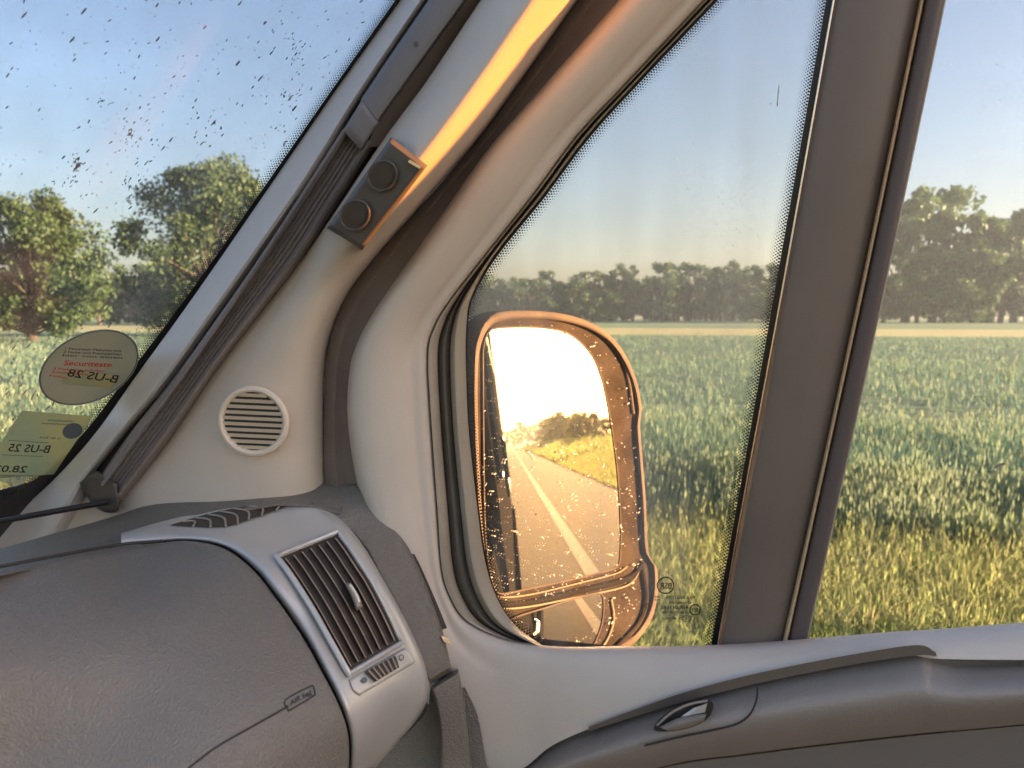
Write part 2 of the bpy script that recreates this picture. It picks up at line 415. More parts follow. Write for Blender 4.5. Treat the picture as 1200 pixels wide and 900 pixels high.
def blades(name, n_of, region, m_list, hgt, lean, width, kind, label, cat, head=False, droop=.3, seed=1, hs=1.0):
    """one mesh of separate grass blades; region(n) -> x, y; every blade a bent, tapered strip"""
    g = np.random.default_rng(seed)
    x, y = region(g, n_of); n = len(x)
    h = hgt(x, y) * g.uniform(.72, 1.18, n); az = g.uniform(0, 2 * pi, n); fa = g.uniform(0, 2 * pi, n)
    ln = g.uniform(.1, 1, n) * lean * h
    segs = [0, .45, .8, 1.0]; wds = [.8, 1.0, .6, .05]
    wv = width(x, y) * g.uniform(.7, 1.3, n)
    V = np.zeros((n, 8, 3))
    for k, (s, wd) in enumerate(zip(segs, wds)):
        cx = x + np.cos(az) * ln * s ** 2; cy = y + np.sin(az) * ln * s ** 2
        cz = h * (s - droop * (ln / np.maximum(h, .01)) * s ** 3)
        dx, dy = np.cos(fa) * wv * wd / 2, np.sin(fa) * wv * wd / 2
        V[:, 2 * k] = np.stack([cx - dx, cy - dy, cz], 1); V[:, 2 * k + 1] = np.stack([cx + dx, cy + dy, cz], 1)
    base = (np.arange(n) * 8)[:, None]
    F = np.concatenate([base + np.array([[2 * k, 2 * k + 1, 2 * k + 3, 2 * k + 2]]) for k in range(3)], 0)
    mi = np.tile((g.random(n) < .5).astype(np.int32) if len(m_list) > 1 else np.zeros(n, np.int32), 3)
    V = V.reshape(-1, 3)
    if head:                                    # panicle: short fat diamonds near the tip
        hn = np.nonzero(g.random(n) < head)[0]; b0 = len(V); HV = []; 
        for r in range(2):
            a = g.uniform(0, 2 * pi, len(hn)); ww = g.uniform(.004, .009, len(hn)) * hs; hh = g.uniform(.02, .05, len(hn)) * hs
            cx = x[hn] + np.cos(az[hn]) * ln[hn] + g.normal(0, .02, len(hn)); cy = y[hn] + np.sin(az[hn]) * ln[hn] + g.normal(0, .02, len(hn)); cz = h[hn] * .97 + g.normal(0, .03, len(hn))
            q = np.stack([np.stack([cx, cy, cz - hh], 1), np.stack([cx - np.cos(a) * ww, cy - np.sin(a) * ww, cz], 1), np.stack([cx, cy, cz + hh], 1), np.stack([cx + np.cos(a) * ww, cy + np.sin(a) * ww, cz], 1)], 1)
            HV.append(q.reshape(-1, 3))
        HV = np.concatenate(HV); nh = len(HV) // 4
        V = np.concatenate([V, HV]); F = np.concatenate([F, b0 + np.arange(nh * 4).reshape(-1, 4)]); mi = np.concatenate([mi, np.full(nh, len(m_list) - 1, np.int32)])
    me = bpy.data.meshes.new(name)
    me.vertices.add(len(V)); me.vertices.foreach_set('co', V.ravel())
    nf = len(F); me.loops.add(nf * 4); me.loops.foreach_set('vertex_index', F.ravel().astype(np.int32))
    me.polygons.add(nf); me.polygons.foreach_set('loop_start', np.arange(0, nf * 4, 4, dtype=np.int32)); me.polygons.foreach_set('loop_total', np.full(nf, 4, np.int32))
    for mm in m_list: me.materials.append(mm)
    me.polygons.foreach_set('material_index', mi.astype(np.int32)); me.update(); me.validate()
    o = bpy.data.objects.new(name, me); link(o); return tag(o, label, cat, kind=kind)
def wedge(ymin, ymax, xl=-1.35, xr=.55, pad=2.0):
    def f(g, n):
        y = g.uniform(ymin, ymax, n); x = g.uniform(0, 1, n); a = y * xl - pad; b = y * xr + pad
        k = g.random(n) < (b - a) / (ymax * (xr - xl) + 2 * pad)
        return (a + (b - a) * x)[k], y[k]
    return f
blades('oat_crop', 46000, wedge(5.8, 7.0, pad=1.0), [M['crop_leaf'], M['crop_leaf'], M['crop_head']], lambda x, y: np.clip(.30 + (y - 5.75) * .14, .2, .52) + .03 * np.sin(x * 2.1) + .02 * np.sin(x * 5.3), .3, lambda x, y: .009 + 0 * x, 'stuff',
       'tall oats with pale drooping heads along the near field edge', 'oat crop', head=.8, seed=3)
blades('oat_crop', 100000, wedge(7.0, 10.5, pad=1.0), [M['crop_leaf'], M['crop_leaf'], M['crop_head']], lambda x, y: np.clip(.30 + (y - 5.75) * .14, .2, .54) + .03 * np.sin(x * 1.7) * np.sin(y * 2), .3, lambda x, y: .011 + 0 * x, 'stuff',
       'dense blue green oats just behind the paler edge rows', 'oat crop', head=.12, seed=13)
blades('oat_crop', 60000, wedge(10.5, 24), [M['crop_leaf'], M['crop_leaf'], M['crop_head']], lambda x, y: .54 + .04 * np.sin(x * .7) * np.sin(y * .9), .35, lambda x, y: .022 + 0 * x, 'stuff',
       'blue green oats in the middle of the field', 'oat crop', head=.15, seed=4, hs=1.4)
blades('oat_crop', 60000, wedge(24, 54), [M['crop_leaf'], M['crop_leaf'], M['crop_head']], lambda x, y: .52 + .04 * np.sin(x * .4) * np.sin(y * .5), .35, lambda x, y: .05 + 0 * x, 'stuff',
       'far part of the oat field up to the straw strip', 'oat crop', head=.1, seed=5, hs=2)
def strip_region(x0, x1, y0, y1): return lambda g, n: (g.uniform(x0, x1, n), g.uniform(y0, y1, n))
blades('verge_grass', 60000, strip_region(-11, 6, 4.25, 6.1), [M['grass_y'], M['grass_g']], lambda x, y: np.clip(.22 + (y - 4.4) * .10, .18, .36), .8, lambda x, y: .0055 + 0 * x, 'stuff',
       'long golden green grass on the verge between road and oats', 'grass', head=.10, seed=6, hs=.6)
blades('verge_grass', 45000, strip_region(-11, 6, 3.62, 4.7), [M['grass_g'], M['grass_g']], lambda x, y: .14 + 0 * x, .7, lambda x, y: .006 + 0 * x, 'stuff',
       'short bright green grass beside the asphalt', 'grass', seed=7)
blades('verge_grass', 26000, strip_region(7, 45, 3.62, 7.5), [M['grass_y'], M['grass_g']], lambda x, y: np.clip(.2 + (y - 3.9) * .2, .2, .7), .5, lambda x, y: .025 + 0 * x, 'stuff',
       'backlit verge grass behind the van, seen in the wing mirror', 'grass', seed=8)

blades('verge_grass', 30000, strip_region(45, 190, 3.75, 16), [M['grass_y'], M['grass_g']], lambda x, y: np.clip(.35 + (y - 3.7) * .2, .3, 1.3), .5, lambda x, y: .10 + 0 * x, 'stuff',
       'rank golden growth along the road far behind the van', 'grass', seed=9)

# ================================================================== TREES
M['bark'] = mat('tree_bark', (.07, .055, .040), .9, .3, 6, .5, 12, bdist=.03)
leafm = [mat('leaves_olive', (.034, .072, .022), .6, vscale=.5, col2=(.070, .105, .030), trans=.3),
         mat('leaves_green', (.075, .135, .045), .6, vscale=.3, col2=(.12, .18, .055), trans=.3),
         mat('leaves_dark', (.055, .11, .045), .6, vscale=.3, col2=(.09, .15, .055), trans=.3)]
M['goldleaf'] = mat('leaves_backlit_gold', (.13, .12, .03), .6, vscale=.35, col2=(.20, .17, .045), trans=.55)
def tree_meshes(seed, h, cw, trunk_h, nclump, nleaf, lsize, squash=.8):
    """tapered trunk with limbs; crown of leaf faces gathered into clumps carried by the limbs"""
    g = np.random.default_rng(seed)
    TV, TF = [], []
    def limb(p0, p1, r0, r1, k=6):
        b = len(TV); d = p1 - p0; d = d / np.linalg.norm(d); u = np.cross(d, [0.3, 1, .2]); u /= np.linalg.norm(u); w = np.cross(d, u)
        for s in (0, .5, 1):
            c = p0 * (1 - s) + p1 * s + (g.normal(0, r0 * .3, 3) if s == .5 else 0); r = r0 * (1 - s) + r1 * s
            for j in range(k): TV.append(c + (u * cos(2 * pi * j / k) + w * sin(2 * pi * j / k)) * r)
        for s in range(2):
            for j in range(k): TF.append((b + s * k + j, b + s * k + (j + 1) % k, b + (s + 1) * k + (j + 1) % k, b + (s + 1) * k + j))
    top = np.array([g.normal(0, .15), g.normal(0, .15), h * .72]); limb(np.zeros(3), top * .5, h * .035, h * .024); limb(top * .5, top, h * .024, h * .01)
    cl = []
    for i in range(nclump):
        a = g.uniform(0, 2 * pi); zz = g.uniform(0, 1); rad = cw / 2 * sqrt(max(.05, 1 - (1.6 * zz - .7) ** 2)) * g.uniform(.35, 1.22)
        c = np.array([cos(a) * rad, sin(a) * rad, trunk_h + (h - trunk_h) * (zz * .9 + .03)])
        r = cw * g.uniform(.06, .17); cl.append((c, r))
        s = g.uniform(.35, .9); limb(top * s * min(1, c[2] / h + .1), c, h * .009, h * .003, 4)
    V, F = [], []
    per = nleaf // nclump
    LV = []
    for c, r in cl:
        d = g.normal(0, 1, (per, 3)); d /= np.linalg.norm(d, axis=1)[:, None]; rr = r * g.uniform(.2, 1.35, per) ** .75
        p = c + d * rr[:, None] * np.array([1, 1, squash])
        a = g.normal(0, 1, (per, 3)); a /= np.linalg.norm(a, axis=1)[:, None]; b = np.cross(a, g.normal(0, 1, (per, 3))); b /= np.linalg.norm(b, axis=1)[:, None]
        s = lsize * g.uniform(.6, 1.3, per)[:, None]
        LV.append(np.stack([p - a * s, p - b * s * .6, p + a * s, p + b * s * .6], 1).reshape(-1, 3))
    LV = np.concatenate(LV); n = len(LV) // 4
    me = bpy.data.meshes.new('crown'); me.from_pydata(LV.tolist(), [], np.arange(n * 4).reshape(-1, 4).tolist()); me.update()
    tm = bpy.data.meshes.new('trunk'); tm.from_pydata([tuple(v) for v in TV], [], TF); tm.shade_smooth(); tm.materials.append(M['bark'])
    return me, tm
def place_tree(meshes, lm, loc, sc, rz, label, cat='tree', group=None, name='tree'):
    me, tm = meshes
    r = bpy.data.objects.new(name, None); r.location = loc; r.scale = (sc,) * 3 if not isinstance(sc, tuple) else sc; r.rotation_euler = (0, 0, rz)
    link(r); tag(r, label, cat, group)
    if not me.materials: me.materials.append(lm)
    c = bpy.data.objects.new('crown', me); link(c, r); t = bpy.data.objects.new('trunk', tm); link(t, r)
    c.material_slots[0].link = 'OBJECT'; c.material_slots[0].material = lm
    return r
def ground_at(px, dist):                        # ground point in the direction of a picture column
    d = ray(px, 370); k = dist / d[1] if False else dist
    return (CAM[0] + d[0] * k, CAM[1] + d[1] * k, 0.0)
near1 = tree_meshes(11, 8.2, 5.6, 1.0, 70, 24000, .12)
near2 = tree_meshes(12, 11.8, 9.0, 1.2, 80, 26000, .15)
place_tree(near1, leafm[0], ground_at(36, 40), 1.0, 0, 'round olive green tree at the left edge, seen through the windscreen', name='broad_tree')
place_tree(near2, leafm[0], ground_at(245, 50), 1.0, 1.0, 'loose crowned taller tree beside the windscreen pillar', name='broad_tree')
protos = [tree_meshes(20 + i, 10, [7, 8.5, 6, 5][i], [1.0, .8, 1.5, 1.2][i], 34, 3200, .30) for i in range(4)]
def tl_label(k): return ['bushy tree in the far treeline across the field', 'taller tree rising from the far treeline across the field'][k]
T = []
g = random.Random(5)
hs = [10, 13, 10.5, 9.5, 11, 10, 12.5, 9.5, 10, 12, 10.5, 14, 10.5, 11, 13.5, 12, 15, 12, 13, 15, 12.5, 14, 13, 12, 13]
for i in range(25):
    px = 540 + i * 17 + g.uniform(-4, 4)
    place_tree(protos[i % 4], leafm[2], ground_at(px, 185 + g.uniform(-9, 9)), hs[i] * .104, g.uniform(0, 6.28), 'dark leafy tree in the row beyond the far meadow', group='trees of the far row across the field', name='row_tree')
for i in range(22):
    place_tree(protos[(i + 1) % 4], leafm[2], ground_at(535 + i * 20, 200 + g.uniform(-6, 6)), 1.0, g.uniform(0, 6.28), 'dark leafy tree in the row beyond the far meadow', group='trees of the far row across the field', name='row_tree')
for i, (px, d, h) in enumerate([(1000, 152, 19), (1060, 150, 26.5), (1092, 156, 27.5), (1122, 152, 19.5), (1152, 150, 20), (1187, 150, 22), (1215, 152, 23), (1255, 150, 24), (1290, 150, 24),
                                (1075, 142, 13), (1108, 143, 14), (1140, 142, 15), (1172, 143, 16), (1205, 142, 16), (1240, 143, 15), (1035, 143, 14), (1160, 146, 20), (1232, 146, 21)]):
    place_tree(protos[[2, 3, 1, 0][i % 4]], leafm[1 if i % 3 else 0], ground_at(px, d), h * .1, i * 1.3, 'green tree of the wood behind the divider bar, right of the field', group='trees of the wood on the right', name='wood_tree')
for i in range(18):
    px = -30 + i * 21; place_tree(protos[i % 4], leafm[1], ground_at(px, 120 + g.uniform(-10, 10)), (.72 + .5 * g.random()), g.uniform(0, 6.28), 'hazy green tree in the woodland edge behind the windscreen trees', group='woodland edge ahead on the left', name='woodland_tree')
for i in range(20):                              # behind the van, seen in the mirror
    x = 60 + i * 11 + g.uniform(-3, 3); hgt_ = min(8.0, .055 * (x - 14)) * g.uniform(.75, 1.0)
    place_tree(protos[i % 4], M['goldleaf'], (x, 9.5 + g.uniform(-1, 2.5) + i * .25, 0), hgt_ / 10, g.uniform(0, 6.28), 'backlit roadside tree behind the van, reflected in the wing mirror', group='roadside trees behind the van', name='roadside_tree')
for i in range(26):
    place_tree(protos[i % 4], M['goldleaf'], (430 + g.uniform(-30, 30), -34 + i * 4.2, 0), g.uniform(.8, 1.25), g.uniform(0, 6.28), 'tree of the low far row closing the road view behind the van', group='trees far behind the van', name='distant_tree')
# house with orange roof
hx, hy, _ = ground_at(-12, 150)
M['plaster'] = mat('pale_plaster', (.55, .50, .42), .8, .05); M['tiles'] = mat('orange_roof_tiles', (.42, .13, .05), .8, .2, 6, .5, 12, bdist=.05)
house = empty('farm_house', (hx, hy, 0), 'small farmhouse with an orange tiled roof at the left edge behind the tree', 'house')
box('wall', (hx - 5, hx + 4.5, hy - 3, hy + 3, 0, 1.0), M['plaster'], house)
mesh_obj('roof', [(hx - 5.4, hy - 3.4, .9), (hx + 4.9, hy - 3.4, .9), (hx + 4.9, hy + 3.4, .9), (hx - 5.4, hy + 3.4, .9), (hx - 5, hy, 2.9), (hx + 3.4, hy, 2.9)],
         [(0, 1, 5, 4), (2, 3, 4, 5), (1, 2, 5), (3, 0, 4), (3, 2, 1, 0)], M['tiles'], house, smooth=False)

# ================================================================== VAN BODY (behind the camera and outside the door)
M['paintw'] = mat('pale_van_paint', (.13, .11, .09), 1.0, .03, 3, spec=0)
van = empty('van_body', (1.5, .9, 0), 'long pale van body behind the cab, reflected at the inner edge of the wing mirror', 'van body')
YB = 0.98
V, F = [], []
def wall_y(x0, x1, z0, z1): box_mesh(x0, x1, YB - .05, YB, z0, z1, V, F)
SUN_OPENINGS = [(1.22, 2.50, 1.94, 2.52), (.80, 1.14, 1.48, 1.90), (2.9, 4.6, 1.30, 1.60)]  # made-up wall openings, placed to let sun patches fall in the cab
wall_y(.62, .80, .45, 2.7); wall_y(.80, 1.14, .45, 1.48); wall_y(.80, 1.14, 1.90, 2.7); wall_y(1.14, 1.22, .45, 2.7)
wall_y(1.22, 2.50, .45, 1.94); wall_y(1.22, 2.50, 2.52, 2.7); wall_y(2.50, 2.9, .45, 2.7); wall_y(2.9, 4.6, .45, 1.30); wall_y(2.9, 4.6, 1.60, 2.7); wall_y(4.6, 5.4, .45, 2.7)
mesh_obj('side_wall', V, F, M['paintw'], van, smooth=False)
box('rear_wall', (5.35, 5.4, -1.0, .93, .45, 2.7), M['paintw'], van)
tube('side_rail', [(.62, YB + .005, 1.02), (5.4, YB + .005, 1.02)], .018, M['matt'], van)
for (a, b, c, d) in SUN_OPENINGS:
    wf = tube('sun_opening_frame', [(a, YB, c), (b, YB, c), (b, YB, d), (a, YB, d)], .018, M['black'], van, closed=True)
    box('sun_filter_pane', (a, b, YB - .02, YB - .016, c, d), M['sunfilter'], wf)
# door outer skin
skin = [(x, z) for x, z in ((-.85, .6), (.62, .6), (.62, 1.30), (-.3, 1.27), (-.85, 1.25))]

# ================================================================== WINDSCREEN
ws = empty('windscreen', WP(200, 300), 'large dusty windscreen at the left with insect marks and a dotted black edge', 'windscreen')
EDGE = [(574, -150), (468, 0), (400, 96), (330, 198), (260, 300), (213, 367), (160, 440), (113, 506), (67, 558), (23, 598), (-30, 640)]
edge = catmull(EDGE, 400)
def edge_x(y):  return float(np.interp(y, edge[:, 1], edge[:, 0]))
surf('glass_pane', [(-400, -160), (-400, 800)], [(598, -160), (-25, 800)], lambda x, y: screen_t(x, y, -.004), M['windscreen'], ws, nu=2, nv=2, th=.005, linear=True)
# black enamel border and dot band
EW = [(4, -150), (4, 0), (4, 96), (5, 198), (6, 300), (7, 367), (9, 440), (11, 506), (15, 558), (22, 598), (30, 640)]
surf('enamel_border', EDGE_IN := [(x + 14, y + 8) for (x, y) in EDGE], [(x - w * .85, y - w * .5) for (x, y), (w, _) in zip(EDGE, EW)], lambda x, y: screen_t(x, y, .001), M['frit'], ws, nu=80, nv=3, th=.0012)
def dots(name, px_curve, side, rows, pitch, r0, depth, parent, m, r1=.25, shear=0.0, clip=None, seg=6):
    c = even(px_curve, 4000); L = np.concatenate([[0], np.cumsum(np.linalg.norm(np.diff(c, axis=0), axis=1))])
    V, F = [], []
    for r in range(rows):
        s = np.arange((r % 2) * pitch / 2, L[-1], pitch)
        xs = np.interp(s, L, c[:, 0]); ys = np.interp(s, L, c[:, 1])
        xt = np.interp(s + 1, L, c[:, 0]) - np.interp(s - 1, L, c[:, 0]); yt = np.interp(s + 1, L, c[:, 1]) - np.interp(s - 1, L, c[:, 1])
        nn = np.hypot(xt, yt) + 1e-9
        nx, ny = -yt / nn * side, xt / nn * side
        d = (r + .6) * pitch * .62; rr = r0 * (1 - (1 - r1) * r / max(1, rows - 1))
        for x, y, a, b in zip(xs, ys, nx, ny):
            X, Y = x + a * d, y + b * d
            if clip and not clip(X, Y): continue
            k = len(V)
            for j in range(seg):
                an = 2 * pi * j / seg; V.append(P(X + cos(an) * rr, Y + sin(an) * rr, depth(X, Y)))
            F.append(tuple(range(k, k + seg)))
    return mesh_obj(name, V, F, m, parent, smooth=False)
inner = [(x - w * .85, y - w * .5) for (x, y), (w, _) in zip(EDGE, EW)]
dots('dot_band', inner, 1, 6, 3.6, 1.35, lambda x, y: screen_t(x, y, .0015), ws, M['frit'])
sp = []
for _ in range(1500):
    x, y = random.uniform(-5, 460), random.uniform(-5, 590)
    if x > edge_x(y) - 14: continue
    s = random.random() ** 3
    if random.random() < .55 and x < 120 and y < 180: continue
    sp.append((x, y, .6 + 2.6 * s, .35 + .7 * s, R(random.gauss(48, 16))))
for (x, y, n_, s) in ((90, 190, 26, 9), (83, 212, 14, 8), (148, 160, 18, 12), (165, 150, 24, 25), (350, 60, 16, 14), (340, 115, 14, 12), (118, 120, 8, 8), (245, 150, 16, 20), (150, 210, 8, 8), (60, 225, 8, 6)):
    for _ in range(n_):
        sp.append((random.gauss(x, s * .6), random.gauss(y, s * .6), random.uniform(.8, 2.6), random.uniform(.4, 1.0), R(random.gauss(50, 15))))
for (x, y, l) in ((98, 13, 6), (85, 46, 6), (185, 46, 5), (240, 32, 4), (279, 74, 5), (305, 92, 5), (250, 144, 5), (184, 6, 4), (9, 88, 4), (14, 80, 3), (200, 164, 4), (191, 174, 4), (90, 196, 7), (103, 177, 4),
                  (340, 115, 4), (318, 62, 4), (28, 18, 6), (281, 4, 4), (345, 127, 5)):
    sp.append((x, y, l, l * .26, R(50)))
pale = []
for _ in range(900):
    x, y = random.uniform(-5, 330), random.uniform(190, 590)
    if x > edge_x(y) - 12 or random.random() > (.35 + .65 * (y > 300)): continue
    s_ = random.random() ** 3; pale.append((x, y, .8 + 4.2 * s_, .35 + .55 * s_, R(random.gauss(48, 10))))
specks('insect_streaks', pale, lambda x, y: screen_t(x, y, -.0062), M['grime2'], ws)['kind'] = 'stuff'
specks('insect_marks', sp, lambda x, y: screen_t(x, y, -.006), M['grime'], ws)['kind'] = 'stuff'
# ------- stickers on the windscreen (seen from behind: mirrored writing)
M['decal'] = mat('pale_green_badge_film', (.62, .60, .46), .7, .05, 20, trans=.55)
M['decal2'] = mat('yellow_green_vignette_film', (.86, .78, .42), .7, vscale=14, col2=(.62, .70, .50), trans=.6)
M['decal3'] = mat('grey_print', (.14, .18, .20), .7, trans=.2)
D1 = lambda x, y: screen_t(x, y, .003)
badge = empty('round_badge', WP(104, 430), 'oval emission badge with mirrored plate number stuck on the windscreen', 'sticker')
def ell(cx, cy, a, b, ang, n=48): return [(cx + a * cos(t) * cos(ang) - b * sin(t) * sin(ang), cy - (a * cos(t) * sin(ang) + b * sin(t) * cos(ang))) for t in np.linspace(0, 2 * pi, n, endpoint=False)]
plate('film', ell(104, 430.5, 62, 40, R(25)), D1, M['decal'], badge, lift=.0002, th=.0004, smoothc=False)
tubepx('edge_ring', ell(104, 430.5, 60.5, 38.5, R(25)), D1, .0007, M['decal3'], badge, closed=True, lift=.0005, n=60, seg=5)
textpx('red_heading', 'Securiteste', (74, 428), (56, 2.5), (2.5, -6), D1, M['redink'], badge)
for i, (x, y, w) in enumerate(((76, 409.5, 66), (74, 413.5, 68), (73, 417.5, 70), (62, 433, 60), (61, 437, 42), (57, 441, 22))):
    textpx('small_print', ['1 Feinstaub Plakette mit', '2 Farbe und Kennzeichen', 'hier von innen', '3 Plakette auf der', 'Innenseite', '4 kleben'][i], (x, y), (w, 3), (.8, -2.5), D1, M['redink'] if i > 2 else M['ink'], badge)
textpx('plate_number', 'B-US 28', (136, 449), (-58, -8), (4, -9), D1, M['ink'], badge)
plate('number_box', [(76, 434), (141, 441), (128, 455), (72, 450)], D1, M['decal2'], badge, lift=.00035, th=.0003, smoothc=False)
vig = empty('toll_vignette', WP(50, 520), 'torn yellow green paper vignette with a grey dot below the oval badge', 'sticker')
plate('film', [(26, 481), (109, 488), (63, 556), (-28, 562)], D1, M['decal2'], vig, lift=.0002, th=.0004, smoothc=False)
plate('grey_dot', ell(85, 505, 12, 9, R(15), 24), D1, M['decal3'], vig, lift=.0006, th=.0003, smoothc=False)
textpx('plate_number', 'B-US 25', (57, 531), (-48, -2), (3, -9), D1, M['ink'], vig)
textpx('date_number', '28.02', (30, 554), (-38, -1), (3, -8), D1, M['ink'], vig)
for i, (x, y, w) in enumerate(((86, 495, 30), (84, 499, 36), (70, 515, 24))):
    textpx('small_print', ['Umweltzone', 'Feinstaubplakette', 'in der Zone'][i], (x, y), (-w, -1.5), (1, -2.6), D1, M['greyink'], vig)
tubepx('print_rule', [(57, 519), (10, 516)], D1, .0003, M['greyink'], vig, lift=.0006, n=6, seg=4)
tubepx('print_rule', [(50, 535), (2, 533)], D1, .0003, M['greyink'], vig, lift=.0006, n=6, seg=4)
slv = empty('clear_sleeve', WP(40, 560), 'clear plastic sleeve tip poking out under the vignette', 'plastic sleeve')
plate('film', [(-10, 556), (40, 557), (18, 571), (-10, 560)], D1, M['clear_film'], slv, lift=.0012, th=.0003, smoothc=False)
# wiper outside, resting low on the glass
wp_ = empty('windscreen_wiper', WP(40, 580), 'black wiper resting outside along the bottom of the windscreen', 'wiper')
DW = lambda x, y: screen_t(x, y, -.03)
surf('wiper_blade', [(-30, 582), (30, 566), (62, 556), (110, 545)], [(-30, 604), (30, 585), (60, 575), (112, 560)], DW, M['black'], wp_, nu=20, nv=5, rnd=(4, .006), th=.02)
tubepx('wiper_arm', [(-30, 610), (20, 596), (60, 582), (110, 566)], DW, .006, M['darkpl'], wp_, lift=-.01)

# ================================================================== PILLAR AND CABLE/BLIND SIDE
pil = empty('windscreen_pillar', DP(300, 470, .03), 'grey beige windscreen pillar trim with a round louvred grille at its foot', 'pillar trim')
D0 = lambda x, y: door_t(x, y)
def OFF(fn, k=1.0): return lambda u, v: fn(v)
EDX = [(574, -150), (468, 0), (400, 96), (330, 198), (260, 300), (213, 367), (160, 440), (113, 506), (67, 558), (23, 598), (-40, 650)]
RL = [(602, -150), (502, 0), (425, 115), (366, 213), (306, 300), (258, 367), (202, 445), (152, 503), (110, 556), (95, 590), (70, 640)]
surf('reveal_strip', EDX, RL, D0, M['reveal'], pil, nu=90, nv=12, off=OFF(smooth1([0, .2, .5, .72, .86, 1], [.008, .016, .028, .036, .030, .012])), th=.02)
# pillar cover: from the blind rail to the seal
PA = [(663, -150), (560, 5), (500, 95), (452, 160), (395, 245), (357, 300), (310, 360), (253, 433), (200, 513), (150, 575), (90, 640)]
PB = [(783, -150), (677, 0), (610, 95), (560, 163), (490, 245), (440, 302), (404, 352), (384, 408), (380, 470), (381, 560), (385, 640)]
prof = smooth1([0, .12, .35, .6, .8, .93, 1], [.020, .030, .042, .044, .034, .014, -.01])
prof_top = smooth1([0, .12, .30, .48, .62, .78, .93, 1], [.046, .068, .092, .104, .098, .074, .040, -.01])
def pil_off(u, v):
    k = min(1, max(0, (u - .34) / .24)); k = k * k * (3 - 2 * k); return prof_top(v) * (1 - k) + prof(v) * 1.1 * k
surf('pillar_cover', PA, PB, D0, M['beige'], pil, nu=110, nv=40, off=pil_off, th=.03, sharp=60)
def DPC(x, y): return door_t(x, y, .048)
surf('pillar_core', [(x + 10, y + 8) for x, y in EDX], PB, D0, M['seal'], pil, nu=60, nv=6, off=lambda u, v: -.012, th=.01)
# round louvred grille
gr = plate('grille_ring', ell(298, 494, 42, 40, R(-40)), DPC, M['grille'], pil, lift=.001, th=.012, smoothc=False)
tubepx('ring_edge', ell(297.5, 493.5, 39, 37, R(-40), 24), DPC, .0034, M['grille'], gr, closed=True, lift=.003, n=60)
plate('grille_recess', ell(296, 493.5, 35, 33, R(-40)), DPC, M['black'], gr, lift=.0026, th=.001, smoothc=False)
for k in range(10):
    y = 463 + k * 6.8; dy = y - 493.5; w = sqrt(max(0, 1 - (dy / 36.0) ** 2)) * 36
    if w < 6: continue
    xs = 296 + dy * .08
    surf('louvre', [(xs - w, y - 2.2 - .03 * w), (xs + w, y - 2.2 + .06 * w)], [(xs - w, y + 2.0 - .03 * w), (xs + w, y + 2.0 + .06 * w)], DPC, M['grille'], gr, nu=8, nv=5, off=lambda u, v: .0055 - .003 * v, th=.003)
# blind cassette and pleats
bl = empty('blackout_blind', DP(330, 330, .05), 'folded pleated blackout blind in its cassette along the windscreen pillar', 'blind')
CA = [(605, -150), (502, 0), (462, 58), (423, 116)]; CB = [(655, -150), (547, 0), (495, 72), (444, 143)]
surf('cassette', CA, CB, D0, M['blind'], bl, nu=30, nv=12, off=OFF(smooth1([0, .08, .5, .94, 1], [.040, .052, .056, .054, .040])), th=.03)
surf('cassette_side', [(655, -150), (547, 0), (495, 72), (444, 143), (430, 172)], [(673, -150), (569, 0), (512, 82), (461, 157), (452, 172)], D0, M['seal'], bl, nu=30, nv=6, off=OFF(interp1([0, 1], [.045, .024])), th=.03)
surf('end_cap', [(424, 117), (402, 153)], [(444, 143), (423, 176)], D0, M['blind'], bl, nu=8, nv=10, off=lambda u, v: .057 + .002 * sin(pi * v), rnd=(3, .004), th=.03)
plate('screw', ell(487.5, 52, 3.2, 3.6, 0, 16), lambda x, y: door_t(x, y, .056), M['darkpl'], bl, lift=.0015, th=.003, smoothc=False)
PLA = [(403, 150), (366, 208), (305, 300), (262, 362), (206, 440), (156, 503), (112, 566)]; PLB = [(440, 168), (400, 232), (357, 300), (312, 358), (254, 433), (200, 513), (142, 588)]
def pleat(u, v):
    b = float(np.interp(v, [0, .06, .16, .24, .7, .78, .86, 1], [.036, .050, .050, .040, .042, .050, .046, .024]))
    if .24 < v < .7: b += .0022 * sin((v - .24) / .46 * 2 * pi * 4)
    return b
surf('folded_pleats', PLA, PLB, D0, M['pleat'], bl, nu=160, nv=120, off=pleat, th=.03, sharp=70, paired=False)
tubepx('guide_rail', [(404, 153), (366, 212), (309, 300), (262, 370), (210, 445), (160, 512), (120, 568)], lambda x, y: door_t(x, y, .050), .0022, M['blind'], bl, lift=.001, n=50)
surf('rail_foot', [(93, 566), (112, 552), (126, 560), (139, 566)], [(108, 592), (122, 600), (136, 600), (141, 590)], D0, M['darkpl'], bl, nu=14, nv=10, off=lambda u, v: .052, rnd=(5, .01), th=.03)
def rod_t(x): return float(np.interp(x, [-30, 128], [.86, door_t(128, 590, .055)]))
tube('pull_rod', [P(x, y, rod_t(x)) for x, y in ((-40, 619), (0, 611), (60, 600), (100, 593), (128, 588))], .0034, M['black'], bl)
